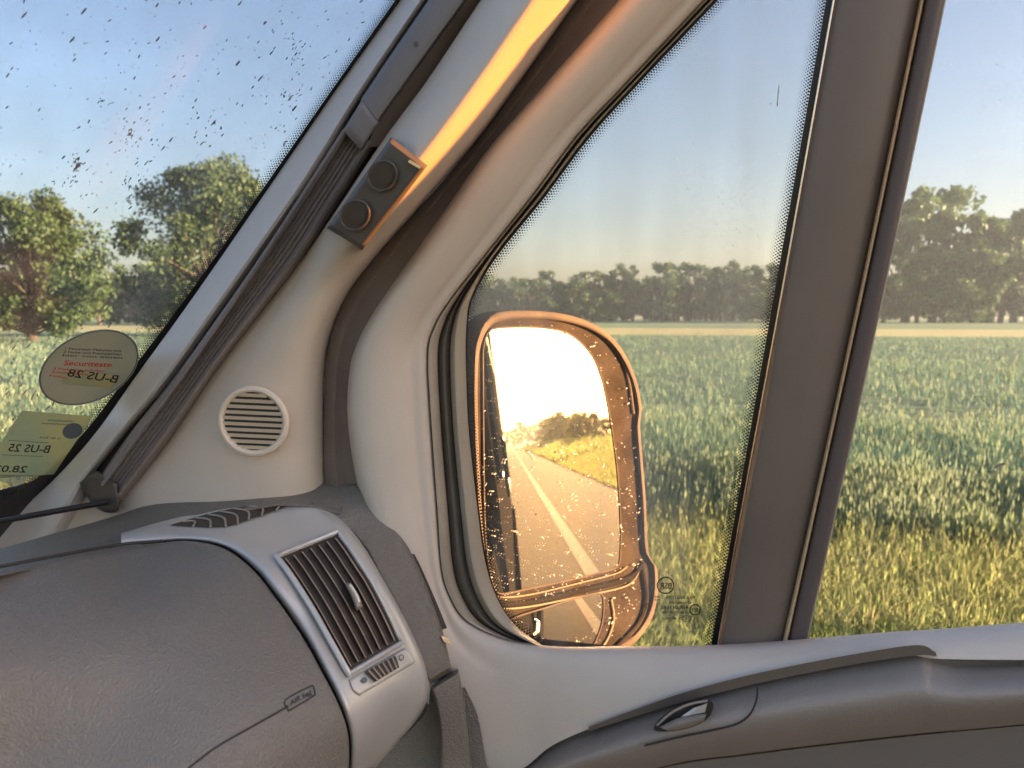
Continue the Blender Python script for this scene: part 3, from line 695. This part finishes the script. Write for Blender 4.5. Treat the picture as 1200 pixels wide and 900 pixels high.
# latch panel
lt = empty('blind_latch', DP(440, 225, .05), 'dark plate with two thumb recesses on the windscreen pillar', 'latch plate')
surf('latch_plate', [(458, 161), (383, 267)], [(501, 194), (425, 293)], D0, M['darkpl'], lt, nu=24, nv=16, off=lambda u, v: .124 - .014 * u, rnd=(6, .012), th=.06)
DL = lambda x, y: door_t(x, y, float(np.interp(y, [175, 280], [.124, .110])) + .0008)
for (x, y) in ((448, 206), (416, 252)):
    tubepx('thumb_recess_rim', ell(x, y, 18, 16, R(50), 16), DL, .0011, M['darkpl'], lt, closed=True, lift=.0006, n=40)
    plate('thumb_recess', ell(x, y, 16, 14, R(50), 24), DL, M['cavity'], lt, lift=.0009, th=.001, smoothc=False)
    plate('thumb_button', ell(x + 3, y + 1, 9.5, 9, R(50), 20), DL, M['cavity'], lt, lift=.0025, th=.002, smoothc=False)
surf('latch_tongue', [(480, 187), (494, 195)], [(478, 190), (492, 198)], D0, M['chrome'], lt, nu=4, nv=3, off=lambda u, v: .1255, th=.002)

# dark door opening seal
sl_ = surf('door_seal', [(783, -150), (677, 0), (610, 95), (560, 163), (490, 245), (440, 300), (404, 350), (384, 408), (380, 470), (380, 560), (392, 640)],
     [(869, -150), (738, 0), (655, 95), (590, 173), (537, 243), (497, 300), (455, 362), (432, 403), (423, 440), (422, 500), (440, 640)], D0, M['seal'], None, nu=80, nv=14,
     off=OFF(smooth1([0, .15, .3, .45, .7, 1], [-.004, .002, .008, .001, -.004, -.004])), th=.03)
tag(sl_, 'wide dark rubber seal between the windscreen pillar and the door frame', 'door seal')
# lower trim at the windscreen foot
ft = surf('screen_foot_trim', [(-40, 650), (23, 600), (67, 562), (95, 570), (150, 575), (250, 560)], [(-40, 690), (0, 660), (60, 650), (127, 630), (200, 610), (300, 600)], lambda x, y: float(np.interp(x, [-40, 60, 150, 250], [.99, .95, .90, .87])), M['beige'], None, nu=30, nv=10, th=.03,
          off=lambda u, v: .012 * sin(pi * v * .5))
tag(ft, 'pale trim wedge at the foot of the windscreen above the dashboard', 'trim')

# ================================================================== DOOR
door = empty('passenger_door', DP(900, 800, 0), 'passenger door with grey window frame, dark grained lower panel and small pull lever', 'door')
IN = [(968, -150), (827, 0), (733, 100), (677, 160), (627, 227), (573, 295), (530, 350), (510, 383), (502, 417), (506, 500), (513, 600), (518, 667), (528, 700), (547, 727), (587, 747), (627, 755), (667, 758), (733, 757), (800, 757), (870, 754), (940, 749), (1050, 740), (1100, 737), (1220, 727.7), (1400, 713.7), (1680, 692)]
OUT = [(856, -150), (725, 0), (640, 97), (573, 173), (523, 243), (483, 300), (440, 362), (418, 403), (409, 440), (408, 500), (424, 590), (455, 680), (480, 760), (508, 840), (550, 905), (607, 903), (650, 872), (722, 842), (800, 817), (870, 799), (940, 784), (1050, 767), (1100, 772), (1220, 773.7), (1400, 776.1), (1680, 780)]
dprof = smooth1([0, .04, .10, .22, .30, .5, .75, .92, 1], [-.004, .004, .010, .013, .020, .030, .036, .030, .002])
dprof2 = smooth1([0, .06, .2, .5, .8, 1], [.000, .012, .022, .034, .042, .046])
def door_off(u, v):
    k = min(1, max(0, (u * 25 - 12) / 3)); k = k * k * (3 - 2 * k); return dprof(v) * (1 - k) + dprof2(v) * k
surf('door_frame', IN, OUT, D0, M['door_trim'], door, nu=190, nv=34, off=door_off, th=.03, sharp=60)
# reveal strips of the quarter window
GE = [(980, -150), (837, 0), (742, 100), (686, 162), (635, 230), (580, 298), (553, 347), (547, 378), (546, 420), (549, 500), (560, 600), (569, 660), (583, 702), (603, 732), (628, 751), (646, 763)]
IN2 = IN[:16]
def between(f): return [(a[0] + (b[0] - a[0]) * f, a[1] + (b[1] - a[1]) * f) for a, b in zip(IN2, GE)]
surf('window_lip', IN2, between(.25), D0, M['frame'], door, nu=110, nv=6, off=OFF(interp1([0, .5, 1], [.004, .002, -.012])), th=.01)
surf('window_seal', between(.22), between(.62), D0, M['seal2'], door, nu=110, nv=8, off=OFF(smooth1([0, .3, .6, 1], [-.022, -.012, -.012, -.024])), th=.01)
surf('glass_channel', between(.58), GE, D0, M['frame'], door, nu=110, nv=8, off=OFF(smooth1([0, .25, .6, 1], [-.016, -.006, -.010, -.024])), th=.01)
GQ = lambda x, y: door_t(x, y, -.026)
qg = surf('quarter_glass', [(950, -160), (525, 340), (525, 800)], [(1012, -160), (915, 340), (835, 800)], GQ, M['quarter'], door, nu=3, nv=2, th=.004, linear=True)
GQd = lambda x, y: door_t(x, y, -.0250)
surf('enamel_border', [(a - 6, b - 1) for a, b in GE], [(a + 3 * c, b + 2 * c) for (a, b), c in zip(GE, [1] * 6 + [.6] * 4 + [.8] * 6)], GQd, M['frit'], qg, nu=100, nv=2, th=.0008)
surf('enamel_border', [(994, -150), (968, 0), (915, 300), (862, 600), (833, 758)], [(1006, -150), (980, 0), (928, 300), (874, 600), (845, 762)], GQd, M['frit'], qg, nu=20, nv=2, th=.0008)
dots('dot_band', [(a + 3 * c, b + 2 * c) for (a, b), c in zip(GE, [1] * 6 + [.6] * 4 + [.8] * 6)], -1, 5, 3.9, 1.45, GQd, qg, M['frit'])
dots('dot_band', [(994, -150), (968, 0), (915, 300), (862, 600), (833, 762)], 1, 6, 3.9, 1.5, GQd, qg, M['frit'])
# etched marks on the quarter glass, mirrored
GT = lambda x, y: door_t(x, y, -.0245)
qm = M['ink']
tubepx('etched_mark', ell(780, 686, 9.5, 9.5, 0, 20), GT, .0007, M['ink'], qg, closed=True, n=40, seg=4)
textpx('etched_mark', 'BSR', (787, 690), (-14, 0), (0, -7), GT, M['ink'], qg)
textpx('etched_mark', 'PILKINGTON', (814, 702), (-33, 0), (0, -4), GT, M['ink'], qg)
textpx('etched_mark', 'E2 FLAMIGLASS', (810, 707.5), (-26, 0), (0, -2.4), GT, M['ink'], qg)
textpx('etched_mark', '43R-011583', (807, 714), (-32, 0), (0, -4.2), GT, M['ink'], qg)
textpx('etched_mark', 'AS2 M10 DOT 1085', (809, 719), (-34, 0), (0, -2.6), GT, M['ink'], qg)
textpx('etched_mark', 'E 001196', (797, 726), (-17, 0), (0, -2.8), GT, M['ink'], qg)
tubepx('etched_mark', ell(814.5, 714.5, 6, 6, 0, 16), GT, .0007, M['ink'], qg, closed=True, n=30, seg=4)
textpx('etched_mark', 'E3', (818, 717), (-7, 0), (0, -4.5), GT, M['ink'], qg)
tubepx('etched_mark', ell(804.5, 725, 5.5, 3.4, 0, 16), GT, .0004, M['ink'], qg, closed=True, n=30, seg=4)
textpx('etched_mark', 'CCC', (808, 726.5), (-7, 0), (0, -3), GT, M['ink'], qg)
textpx('etched_mark', 'PART', (773, 700.5), (-9, 0), (0, -2.4), GT, M['ink'], qg); textpx('etched_mark', 'PART', (773, 704), (-9, 0), (0, -2.2), GT, M['ink'], qg)
textpx('etched_mark', 'T', (760, 714), (-5, 0), (0, -7), GT, M['ink'], qg)
# dust on the outside of the quarter glass
sp = []
for _ in range(2600):
    x, y = random.uniform(550, 960), random.uniform(0, 755)
    w = .10 + .9 * math.exp(-((x - 670) / 120) ** 2 - ((y - 560) / 190) ** 2)
    if random.random() > w * (.55 if y > 300 else .12 + y / 900): continue
    s = random.random() ** 5; sp.append((x, y, .4 + 1.7 * s, .35 + .5 * s, R(random.gauss(35, 30))))
for _ in range(60): sp.append((random.uniform(790, 900), random.gauss(250, 40), random.uniform(.5, 1.3), .4, random.random() * 3))
sp += [(912, 110, 14, .7, R(85)), (911, 122, 3, 1, R(85)), (1172 - 300, 700, 1, 1, 0)]
specks('dust_specks', sp, lambda x, y: door_t(x, y, -.032), M['grime2'], qg)['kind'] = 'stuff'
# divider bar
bar = surf('divider_bar', [(1004, -150), (978, 0), (925, 300), (870, 600), (840, 765)], [(1109, -150), (1078, 0), (1016, 300), (951, 600), (914, 765)], D0, M['bar'], door, nu=50, nv=20,
     off=OFF(smooth1([0, .04, .3, .6, .9, 1], [-.014, -.006, -.001, .000, -.004, -.010])), th=.016)
tubepx('bright_edge', [(1004, -150), (977, 0), (924, 300), (869, 600), (841, 758)], lambda x, y: door_t(x, y, -.002), .0009, M['chrome'], bar, n=30)
surf('sunlit_lip', [(1109, -150), (1078, 0), (1016, 300), (951, 600), (914, 765)], [(1114, -150), (1083, 0), (1021, 300), (956, 600), (920, 765)], D0, M['sunlit_edge'], bar, nu=40, nv=5, off=OFF(smooth1([0, .5, 1], [-.006, .001, -.006])), th=.012)
surf('run_channel', [(1114, -150), (1083, 0), (1021, 300), (956, 600), (920, 765)], [(1140, -150), (1108, 0), (1045, 300), (980, 600), (944, 765)], D0, M['bar2'], door, nu=40, nv=10, off=OFF(smooth1([0, .2, .8, 1], [-.010, -.002, -.001, -.010])), th=.012)
tubepx('channel_lip', [(1138, -150), (1107, 0), (1044, 300), (979, 600), (943, 758)], lambda x, y: door_t(x, y, -.006), .0012, M['frame'], door, n=30)
gm = surf('side_glass', [(1116, -160), (925, 800)], [(1800, -160), (1800, 800)], lambda x, y: door_t(x, y, -.016), M['sidewin'], door, nu=2, nv=2, th=.004, linear=True)
sp = []
for _ in range(90): sp.append((random.uniform(1000, 1200), random.uniform(60, 740), random.uniform(.5, 1.2), .5, random.random() * 3))
sp.append((1172, 545, 9, 2.2, R(25)))
specks('dust_specks', sp, lambda x, y: door_t(x, y, -.022), M['grime2'], gm)['kind'] = 'stuff'
# dark lower panels
UPR = [(590, 915), (650, 870), (722, 840), (800, 814), (870, 796), (940, 781), (1010, 768), (1075, 758), (1095, 766), (1133, 773), (1220, 771.1), (1400, 767.1), (1680, 761)]
LWR = [(620, 930), (680, 920), (740, 908), (800, 893), (870, 884), (940, 875), (1010, 867), (1075, 860), (1095, 858), (1133, 855), (1220, 847.0), (1400, 830.6), (1680, 805)]
def dk(u, v): return float(np.interp(v, [0, .05, .12, .45, .75, 1], [.028, .022, .040, .062, .060, .044])) * 1.0
dkp = surf('dark_panel', UPR, LWR, D0, M['door_dark'], door, nu=90, nv=30, off=smooth_dk if False else (lambda u, v, f=smooth1([0, .04, .14, .4, .6, .8, 1], [.040, .028, .040, .066, .072, .062, .042]): f(v)), th=.03, sharp=60)
surf('painted_shadow_strip', [(690, 852), (740, 833), (800, 812), (870, 793), (940, 778), (1010, 765), (1075, 756), (1096, 764)], [(690, 857), (740, 841), (800, 823), (870, 805), (940, 790), (1010, 777), (1075, 768), (1098, 769)], D0, M['door_low'], door, nu=50, nv=8,
     off=lambda u, v: .0505 - .0005 * v, th=.012)  # dark strip put in for the shade under the trim step
surf('lower_panel', [(600, 935), (700, 917), (800, 895), (870, 886), (940, 877), (1010, 869), (1095, 860), (1220, 848.7), (1400, 832.4), (1680, 807)], [(600, 990), (700, 990), (800, 985), (870, 985), (940, 985), (1010, 985), (1095, 980), (1220, 975.5), (1400, 969.1), (1680, 959)], D0, M['door_low'], door, nu=40, nv=10,
     off=lambda u, v: .040 + .03 * v, th=.03)
# handle plate and handle
HP = lambda x, y: door_t(x, y, .066)
tubepx('handle_plate_seam', [(888, 806), (886, 822), (878, 838), (862, 849), (830, 857), (796, 864), (755, 874)], lambda x, y: door_t(x, y, .0655), .0009, M['groove'], dkp, n=40, lift=.004)
hd = plate('handle_recess', [(766, 855), (776, 840), (798, 827), (826, 820), (836, 826), (829, 842), (808, 853), (784, 857)], HP, M['groove'], door, lift=.002, th=.004)
surf('door_handle', [(772, 852), (796, 841), (828, 836)], [(784, 857), (806, 853), (825, 845)], HP, M['door_dark'], hd, nu=14, nv=8, off=lambda u, v: .008 + .007 * sin(pi * v), th=.006)
surf('handle_hook', [(798, 840), (812, 830)], [(826, 835), (829, 824)], HP, M['silver'], hd, nu=6, nv=8, off=lambda u, v: .006 + .002 * sin(pi * v), th=.003)
tubepx('handle_edge', [(770, 850), (786, 836), (806, 826), (829, 821)], HP, .0012, M['vane'], hd, n=20, lift=.006)
# outer skin seen in the mirror
dk_ = []
V, F = [], []
xs = np.linspace(-.80, .60, 12); zs = np.linspace(.55, 1.33, 9)
for z in zs:
    for x in xs: V.append((x, .88 + .07 * sin(pi * (z - .3) / 1.5) + .02 * (x + .8) * .8, z))
nx = len(xs)
for j in range(len(zs) - 1):
    for i in range(nx - 1): F.append((j * nx + i, j * nx + i + 1, (j + 1) * nx + i + 1, (j + 1) * nx + i))
b = len(V); V += [(x, y - .03, z) for x, y, z in V]
F += [tuple(b + k for k in f[::-1]) for f in list(F)]
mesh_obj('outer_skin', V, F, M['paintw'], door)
tube('outer_handle', [(.30, .985, 1.12), (.34, 1.0, 1.12), (.48, 1.0, 1.12), (.52, .985, 1.12)], .012, M['black'], door)

# ================================================================== WING MIRROR
mt = 1.12
MC = P(645, 540, mt)
tgt = np.array([1.0, 0.0, 0.0])
inc = ray(597, 520); inc = inc / np.linalg.norm(inc)
# picture point (597,520) must show the road's vanishing point behind the van
MN = tgt - inc; MN /= np.linalg.norm(MN)
def mir_t(x, y, off=0.0, N=None, C=None):
    N = MN if N is None else N; C = MC if C is None else C
    return ((C + N * off - CAM) @ N) / (ray(x, y) @ N)
mir = empty('wing_mirror', MC, 'dusty wing mirror outside the quarter window, low sun blazing in its glass', 'wing mirror')
OUTL = [(560, 392), (577, 368), (623, 364), (670, 370), (705, 385), (728, 408), (745, 443), (752, 478), (750, 498), (754, 550), (757, 590), (760, 648), (770, 666), (770, 702), (760, 733), (735, 760), (690, 778), (640, 778), (595, 750), (575, 715), (563, 640), (556, 520), (555, 430)]
oc = even(OUTL, 120, True); cc = oc.mean(axis=0)
# shell: rim lip, then back loops
V, F = [], []; k = len(oc)
loops = [(.945, -.006), (.957, .003), (.970, .006), (.986, .006), (1.0, .002), (1.0, -.01)]
for s, o_ in loops:
    for x, y in cc + (oc - cc) * s: V.append(P(x, y, mir_t(x, y, o_)))
base = np.array([P(x, y, mir_t(x, y, -.01)) for x, y in oc]); bc = base.mean(axis=0)
BD = np.array([-.80, .45, 0.0])
for s, d in ((1.0, .03), (.95, .065), (.84, .10), (.62, .13), (.3, .145)):
    for p in base: V.append(bc + (p - bc) * s + BD * d)
nl = len(loops) + 5
for r in range(nl - 1):
    for j in range(k): F.append((r * k + j, r * k + (j + 1) % k, (r + 1) * k + (j + 1) % k, (r + 1) * k + j))
F.append(tuple((nl - 1) * k + j for j in range(k)))
mesh_obj('mirror_housing', V, F, M['rim'], mir, sharp=60)
plate('face_plate', [tuple(cc + (p - cc) * .965) for p in oc], lambda x, y: mir_t(x, y, -.0015), M['housing'], mir, th=.01, smoothc=False)
MG = [(566, 430), (567, 405), (572, 390), (585, 384), (635, 384), (668, 392), (692, 414), (705, 443), (714, 485), (721, 532), (724, 560), (727, 610), (727, 645), (723, 664), (700, 672), (667, 680), (620, 690), (588, 696), (580, 690), (574, 670), (569, 630), (567, 560)]
g1 = plate('mirror_glass', MG, lambda x, y: mir_t(x, y, 0), M['mirror'], mir, th=.003, n=120)
tubepx('glass_edge', MG, lambda x, y: mir_t(x, y, 0), .0013, M['rim'], g1, closed=True, n=140, lift=.0005)
# wide angle lower glass: slightly convex, tilted down
LG = [(598, 727), (640, 712), (690, 697), (705, 697), (707, 715), (704, 735), (695, 756), (680, 775), (650, 780), (615, 765), (600, 745)]
lgc = np.array(LG).mean(axis=0)
N2 = MN + np.array([0, 0, -.035]); N2 /= np.linalg.norm(N2); C2 = P(lgc[0], lgc[1], mir_t(lgc[0], lgc[1], .001))
def low_t(x, y):
    r2 = ((x - lgc[0]) ** 2 + (y - lgc[1]) ** 2) / 60.0 ** 2
    return mir_t(x, y, .0, N2, C2) + .0035 * (r2 - 1)
def dense_plate(name, poly, depth, m, parent, nr=14, na=90):
    c = even(poly, na, True); ct = c.mean(axis=0); V = [P(ct[0], ct[1], depth(*ct))]; F = []
    for r in range(1, nr + 1):
        for x, y in ct + (c - ct) * (r / nr): V.append(P(x, y, depth(x, y)))
    for j in range(na): F.append((0, 1 + j, 1 + (j + 1) % na))
    for r in range(nr - 1):
        for j in range(na): a = 1 + r * na; F.append((a + j, a + na + j, a + na + (j + 1) % na, a + (j + 1) % na))
    if np.cross(V[1] - V[0], V[2] - V[0]) @ (CAM - V[0]) < 0: F = [f[::-1] for f in F]
    return mesh_obj(name, V, F, m, parent, sharp=180)
g2 = dense_plate('wide_angle_glass', LG, low_t, M['mirror'], mir)
tubepx('glass_edge', LG, low_t, .0014, M['rim'], g2, closed=True, n=90, lift=.0006)
dF = lambda x, y: mir_t(x, y, 0)
tubepx('crossbar', [(566, 699), (580, 708), (620, 706), (680, 692), (735, 678), (752, 660)], dF, .0050, M['barplastic'], mir, n=60, lift=0)
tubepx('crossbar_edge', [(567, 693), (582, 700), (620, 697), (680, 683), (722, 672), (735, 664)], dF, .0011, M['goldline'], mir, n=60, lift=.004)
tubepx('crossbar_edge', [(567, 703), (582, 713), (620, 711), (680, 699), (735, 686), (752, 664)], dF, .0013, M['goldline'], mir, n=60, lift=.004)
tubepx('face_moulding', [(752, 662), (757, 700), (748, 730), (722, 758)], dF, .0045, M['housing'], mir, n=40, lift=.001)
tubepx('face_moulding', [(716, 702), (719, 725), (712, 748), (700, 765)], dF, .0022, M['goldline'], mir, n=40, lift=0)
tubepx('face_moulding', [(708, 394), (728, 420), (737, 450), (742, 485)], dF, .0030, M['rim'], mir, n=40, lift=0)
# mirror arm to the door
armp = [np.array([P(585, 742, mir_t(585, 742, -.06))])[0], np.array([-.30, 1.02, 1.28]), np.array([-.33, .96, 1.22]), np.array([-.34, .90, 1.20])]
tube('mirror_arm', catmull(armp, 12), .035, M['housing'], mir, n=14)
sp = []
for _ in range(1500):
    x, y = random.uniform(566, 752), random.uniform(368, 756)
    if random.random() > (.75 if y > 520 else .35): continue
    s = random.random() ** 4; sp.append((x, y, .5 + 2.0 * s, .45 + .6 * s, R(random.gauss(20, 45))))
def inpoly(x, y, poly):
    c = False; n = len(poly)
    for i in range(n):
        x1, y1 = poly[i]; x2, y2 = poly[(i + 1) % n]
        if (y1 > y) != (y2 > y) and x < (x2 - x1) * (y - y1) / (y2 - y1) + x1: c = not c
    return c
inner_o = [tuple(cc + (p - cc) * .93) for p in oc]
sp = [s for s in sp if inpoly(s[0], s[1], inner_o)]
specks('dust_specks', sp, lambda x, y: mir_t(x, y, .003) , M['grime2'], mir)['kind'] = 'stuff'

# ================================================================== DASHBOARD
dash = empty('dashboard', P(250, 750, .68), 'dark grained dashboard with airbag lid, silver bezel and side air vents', 'dashboard')
T_top = TPS([(-40, 650, .78), (-40, 676, .60), (0, 642, .77), (0, 667, .625), (143, 600, .87), (143, 638, .74), (220, 578, .88), (230, 604, .815), (300, 564, .885), (310, 585, .83), (384, 563, .868), (423, 571, .842), (400, 600, .812), (350, 583, .833)])
surf('dash_top', [(-40, 654), (0, 643), (60, 626), (127, 607), (200, 584), (300, 568), (350, 563), (384, 563), (408, 566)],
     [(-40, 686), (0, 675), (60, 663), (143, 646), (230, 615), (310, 596), (345, 594), (372, 598), (398, 604)], T_top, M['dashend'], dash, nu=70, nv=16, rnd=(5, .012), th=.03, ends=False)
T_end = TPS([(357, 583, .832), (384, 563, .868), (393, 600, .812), (423, 571, .842), (453, 600, .825), (413, 623, .805), (447, 670, .788), (480, 640, .815), (497, 680, .805), (473, 720, .785), (520, 747, .798), (500, 783, .778), (530, 787, .80), (503, 810, .782), (540, 800, .80), (510, 900, .80), (552, 900, .81)])
surf('dash_end', [(384, 563), (423, 569), (446, 590), (455, 604), (478, 640), (498, 682), (512, 720), (521, 748), (530, 786)], [(357, 590), (390, 608), (408, 622), (428, 645), (444, 675), (460, 705), (474, 735), (488, 765), (502, 803)], T_end, M['dashend'], dash, nu=60, nv=16, rnd=(5, .012), th=.04, ends=True)
surf('lower_end_panel', [(505, 804), (515, 850), (516, 930)], [(537, 784), (545, 830), (556, 930)], T_end, M['dashend'], dash, nu=20, nv=12, rnd=(4, .008), th=.04)
surf('end_edge', [(456, 612), (480, 652), (500, 695), (518, 738)], [(462, 612), (486, 650), (506, 693), (524, 736)], lambda x, y: T_end(x, y) + .012, M['groove'], dash, nu=20, nv=3, th=.01)
surf('fixing_clip', [(517, 745), (527, 749)], [(520, 752), (529, 756)], lambda x, y: T_end(x, y) - .002, M['chrome'], dash, nu=4, nv=4, th=.004)
surf('lower_dash', [(505, 806), (495, 840), (440, 895), (400, 935)], [(545, 806), (560, 840), (570, 895), (580, 935)], lambda x, y: .835, M['dashend'], dash, nu=16, nv=8, th=.03)
T_bez = TPS([(142, 626, .745), (142, 640, .735), (230, 602, .815), (310, 583, .835), (357, 583, .832), (220, 634, .735), (263, 642, .725), (240, 615, .775), (330, 610, .80), (393, 602, .805), (413, 623, .790), (297, 667, .708), (322, 652, .728), (370, 640, .762), (397, 640, .770), (343, 727, .690), (370, 720, .705), (400, 700, .728), (447, 670, .778),
             (377, 783, .670), (408, 790, .690), (440, 760, .733), (473, 720, .772), (407, 847, .660), (430, 830, .690), (410, 880, .665), (502, 795, .772), (470, 810, .735), (483, 857, .775), (450, 870, .735), (440, 900, .745)])
# silver bezel: inner (airbag) edge vs outer edge
BA = [(142, 641), (180, 636), (222, 633), (264, 641), (298, 666), (322, 696), (344, 727), (362, 755), (378, 784), (394, 815), (406, 845), (411, 872), (410, 905)]
BB = [(142, 625), (186, 612), (232, 601), (305, 585), (352, 583), (392, 601), (416, 626), (436, 655), (455, 688), (480, 735), (501, 785), (497, 830), (440, 900)]
bez = surf('silver_bezel', BA, BB, T_bez, M['silver'], dash, nu=110, nv=44, rnd=(10, .018), th=.04, ends=False, sharp=70)
surf('bezel_flange', [(x - 34, y + 30) for x, y in BA], [(x + 5, y - 4) for x, y in BA], lambda x, y: T_bez(x, y) + .022, M['groove'], dash, nu=60, nv=8, th=.01)
# airbag lid
T_air = TPS([(-40, 674, .590), (0, 668, .610), (143, 641, .715), (223, 633, .735), (263, 642, .720), (297, 667, .705), (343, 727, .680), (377, 783, .660), (407, 847, .650), (410, 900, .655),
             (0, 700, .575), (100, 690, .622), (200, 680, .665), (0, 760, .535), (130, 740, .585), (250, 730, .635), (0, 900, .510), (0, 830, .518), (150, 820, .560), (280, 800, .600), (200, 900, .545), (330, 880, .590), (380, 900, .625), (-40, 800, .51)])
LA = [(-40, 674), (0, 667), (72, 653), (143, 641), (190, 636), (223, 634), (263, 643), (296, 667.5), (320.5, 697.5), (342.5, 728.5), (360.5, 757), (376, 785.5), (392.5, 817), (404.5, 847), (409, 878), (408, 960)]
LB = [(-40, 960), (0, 960), (30, 960), (60, 960), (90, 960), (115, 960), (140, 960), (165, 960), (190, 960), (215, 960), (240, 960), (265, 960), (290, 960), (320, 960), (350, 960), (380, 960)]
surf('airbag_lid', LA, LB, T_air, M['dash'], dash, nu=130, nv=60, rnd=(7, .010), th=.03, ends=False, sharp=70)
TA = lambda x, y: T_air(x, y)
tubepx('lid_groove', [(-40, 671), (0, 664), (72, 650), (143, 638), (190, 634)], TA, .0015, M['groove'], dash, n=30, lift=.004)
tubepx('airbag_seam', [(215, 905), (253, 876), (300, 849), (337, 828)], TA, .0010, M['groove'], dash, n=30, lift=-.0004)
bx_ = tubepx('airbag_frame', [(335, 820), (363, 804.5), (367, 804.5), (369, 813), (367, 816), (340, 832), (337, 831)], TA, .0007, M['groove'], dash, closed=True, n=60, seg=5, lift=.0001)
textpx('airbag_lettering', 'AIR bag', (341, 829), (25, -14), (-1.5, -8), TA, M['groove'], bx_, lift=.0008)
# vents
def lerp(a, b, f): return (a[0] + (b[0] - a[0]) * f, a[1] + (b[1] - a[1]) * f)
VL = [(324, 652), (338, 670), (352, 691), (367, 715), (381, 740), (395, 765), (409, 790)]
VR = [(396, 623), (409, 640), (421, 658), (434, 678), (446, 700), (459, 726), (471, 753)]
vent = surf('side_vent', VL, VR, T_bez, M['cavity'], dash, nu=30, nv=12, off=lambda u, v: .003, th=.006)
for i in range(7):
    f = (i + .6) / 7.0 * .95 + .01
    L = [lerp(a, b, f) for a, b in zip(VL, VR)]; c = even(L, 26)
    A_ = [(x - .6, y + .3) for x, y in c]; B_ = [(x + .8, y - .4) for x, y in c]
    surf('vent_vane', A_[1:-1], B_[1:-1], T_bez, M['vane'], vent, nu=24, nv=3, off=lambda u, v: .0095 - .002 * v, th=.008)
VO = VL + VR[::-1]
vf = tube('vent_frame', [P(x, y, T_bez(x, y) - .0055) for x, y in np.vstack([even(VL, 30), even([VL[-1], VR[-1]], 12)[1:-1], even(VR, 30)[::-1], even([VR[0], VL[0]], 12)[1:-1]])], .0028, M['silver'], vent, closed=True)
kb = surf('vane_knob', [(404, 684), (412, 700), (418, 716)], [(411, 683), (420, 697), (425, 710)], T_bez, M['vane'], vent, nu=14, nv=8, off=lambda u, v: .016 + .004 * sin(pi * v), rnd=(3, .004), th=.012)
tubepx('knob_insert', [(410, 685), (417, 696), (421, 706)], lambda x, y: T_bez(x, y) - .021, .0014, M['silver'], vent, n=14)
surf('vent_plate', [(409, 796), (414, 808), (422, 815)], [(474, 759), (482, 768), (486, 777)], T_bez, M['silver'], dash, nu=12, nv=12, off=lambda u, v: .003, rnd=(3, .002), th=.005)
wh = surf('thumb_wheel', [(428, 787), (435, 794), (440, 799)], [(463, 768), (466, 775), (468, 782)], T_bez, M['cavity'], dash, nu=10, nv=12, off=lambda u, v: .006 + .002 * sin(pi * v), th=.006)
for i in range(6):
    f = .1 + i * .16; a = lerp((428, 787), (463, 768), f); b = lerp((440, 799), (468, 782), f)
    tubepx('wheel_rib', [a, lerp(a, b, .5), b], lambda x, y: T_bez(x, y) - .009, .0009, M['vane'], wh, n=6, seg=5)
plate('vent_symbol', ell(427, 797, 3.4, 3.4, 0, 20), T_bez, M['decal3'], dash, lift=.0045, th=.001, smoothc=False)
tubepx('vent_symbol', ell(470.5, 770.5, 2.6, 3.2, 0, 16), T_bez, .0004, M['decal3'], dash, closed=True, lift=.0045, n=24, seg=4)
# demister vent on top
TVA = [(200, 615), (240, 603), (284, 594), (345, 589)]; TVB = [(214, 615), (250, 616), (268, 618), (330, 595)]
tv = surf('demister_vent', TVA, [(208, 616), (262, 617), (300, 606), (347, 590)], T_bez, M['cavity'], dash, nu=24, nv=8, off=lambda u, v: .0025, th=.004)
for i in range(7):
    f = .12 + i * .12; a = catmull(TVA, 100)[int(f * 99)]; b = catmull([(208, 616), (262, 617), (300, 606), (347, 590)], 100)[int(f * 99)]
    m_ = ((a[0] + b[0]) / 2 + 8, (a[1] + b[1]) / 2 - 3)
    a2 = (a[0] - 14, a[1] + 3)
    tubepx('vent_vane', [a, m_, b], T_bez, .0012, M['vane'], tv, n=10, lift=.004, seg=5)

# ================================================================== HAZE
hz = bpy.data.materials.new('evening_haze'); hz.use_nodes = True; n = hz.node_tree.nodes; n.remove(n['Principled BSDF'])
pv = n.new('ShaderNodeVolumePrincipled'); pv.inputs['Color'].default_value = (.78, .92, 1.0, 1); pv.inputs['Density'].default_value = HAZE; pv.inputs['Anisotropy'].default_value = .35
hz.node_tree.links.new(pv.outputs[0], n['Material Output'].inputs['Volume'])
V, F = [], []; box_mesh(-720, 620, -60, 440, -1, 34, V, F)
ho = mesh_obj('haze', V, F, hz, smooth=False); tag(ho, 'thin warm evening haze over the fields', 'haze', kind='stuff')
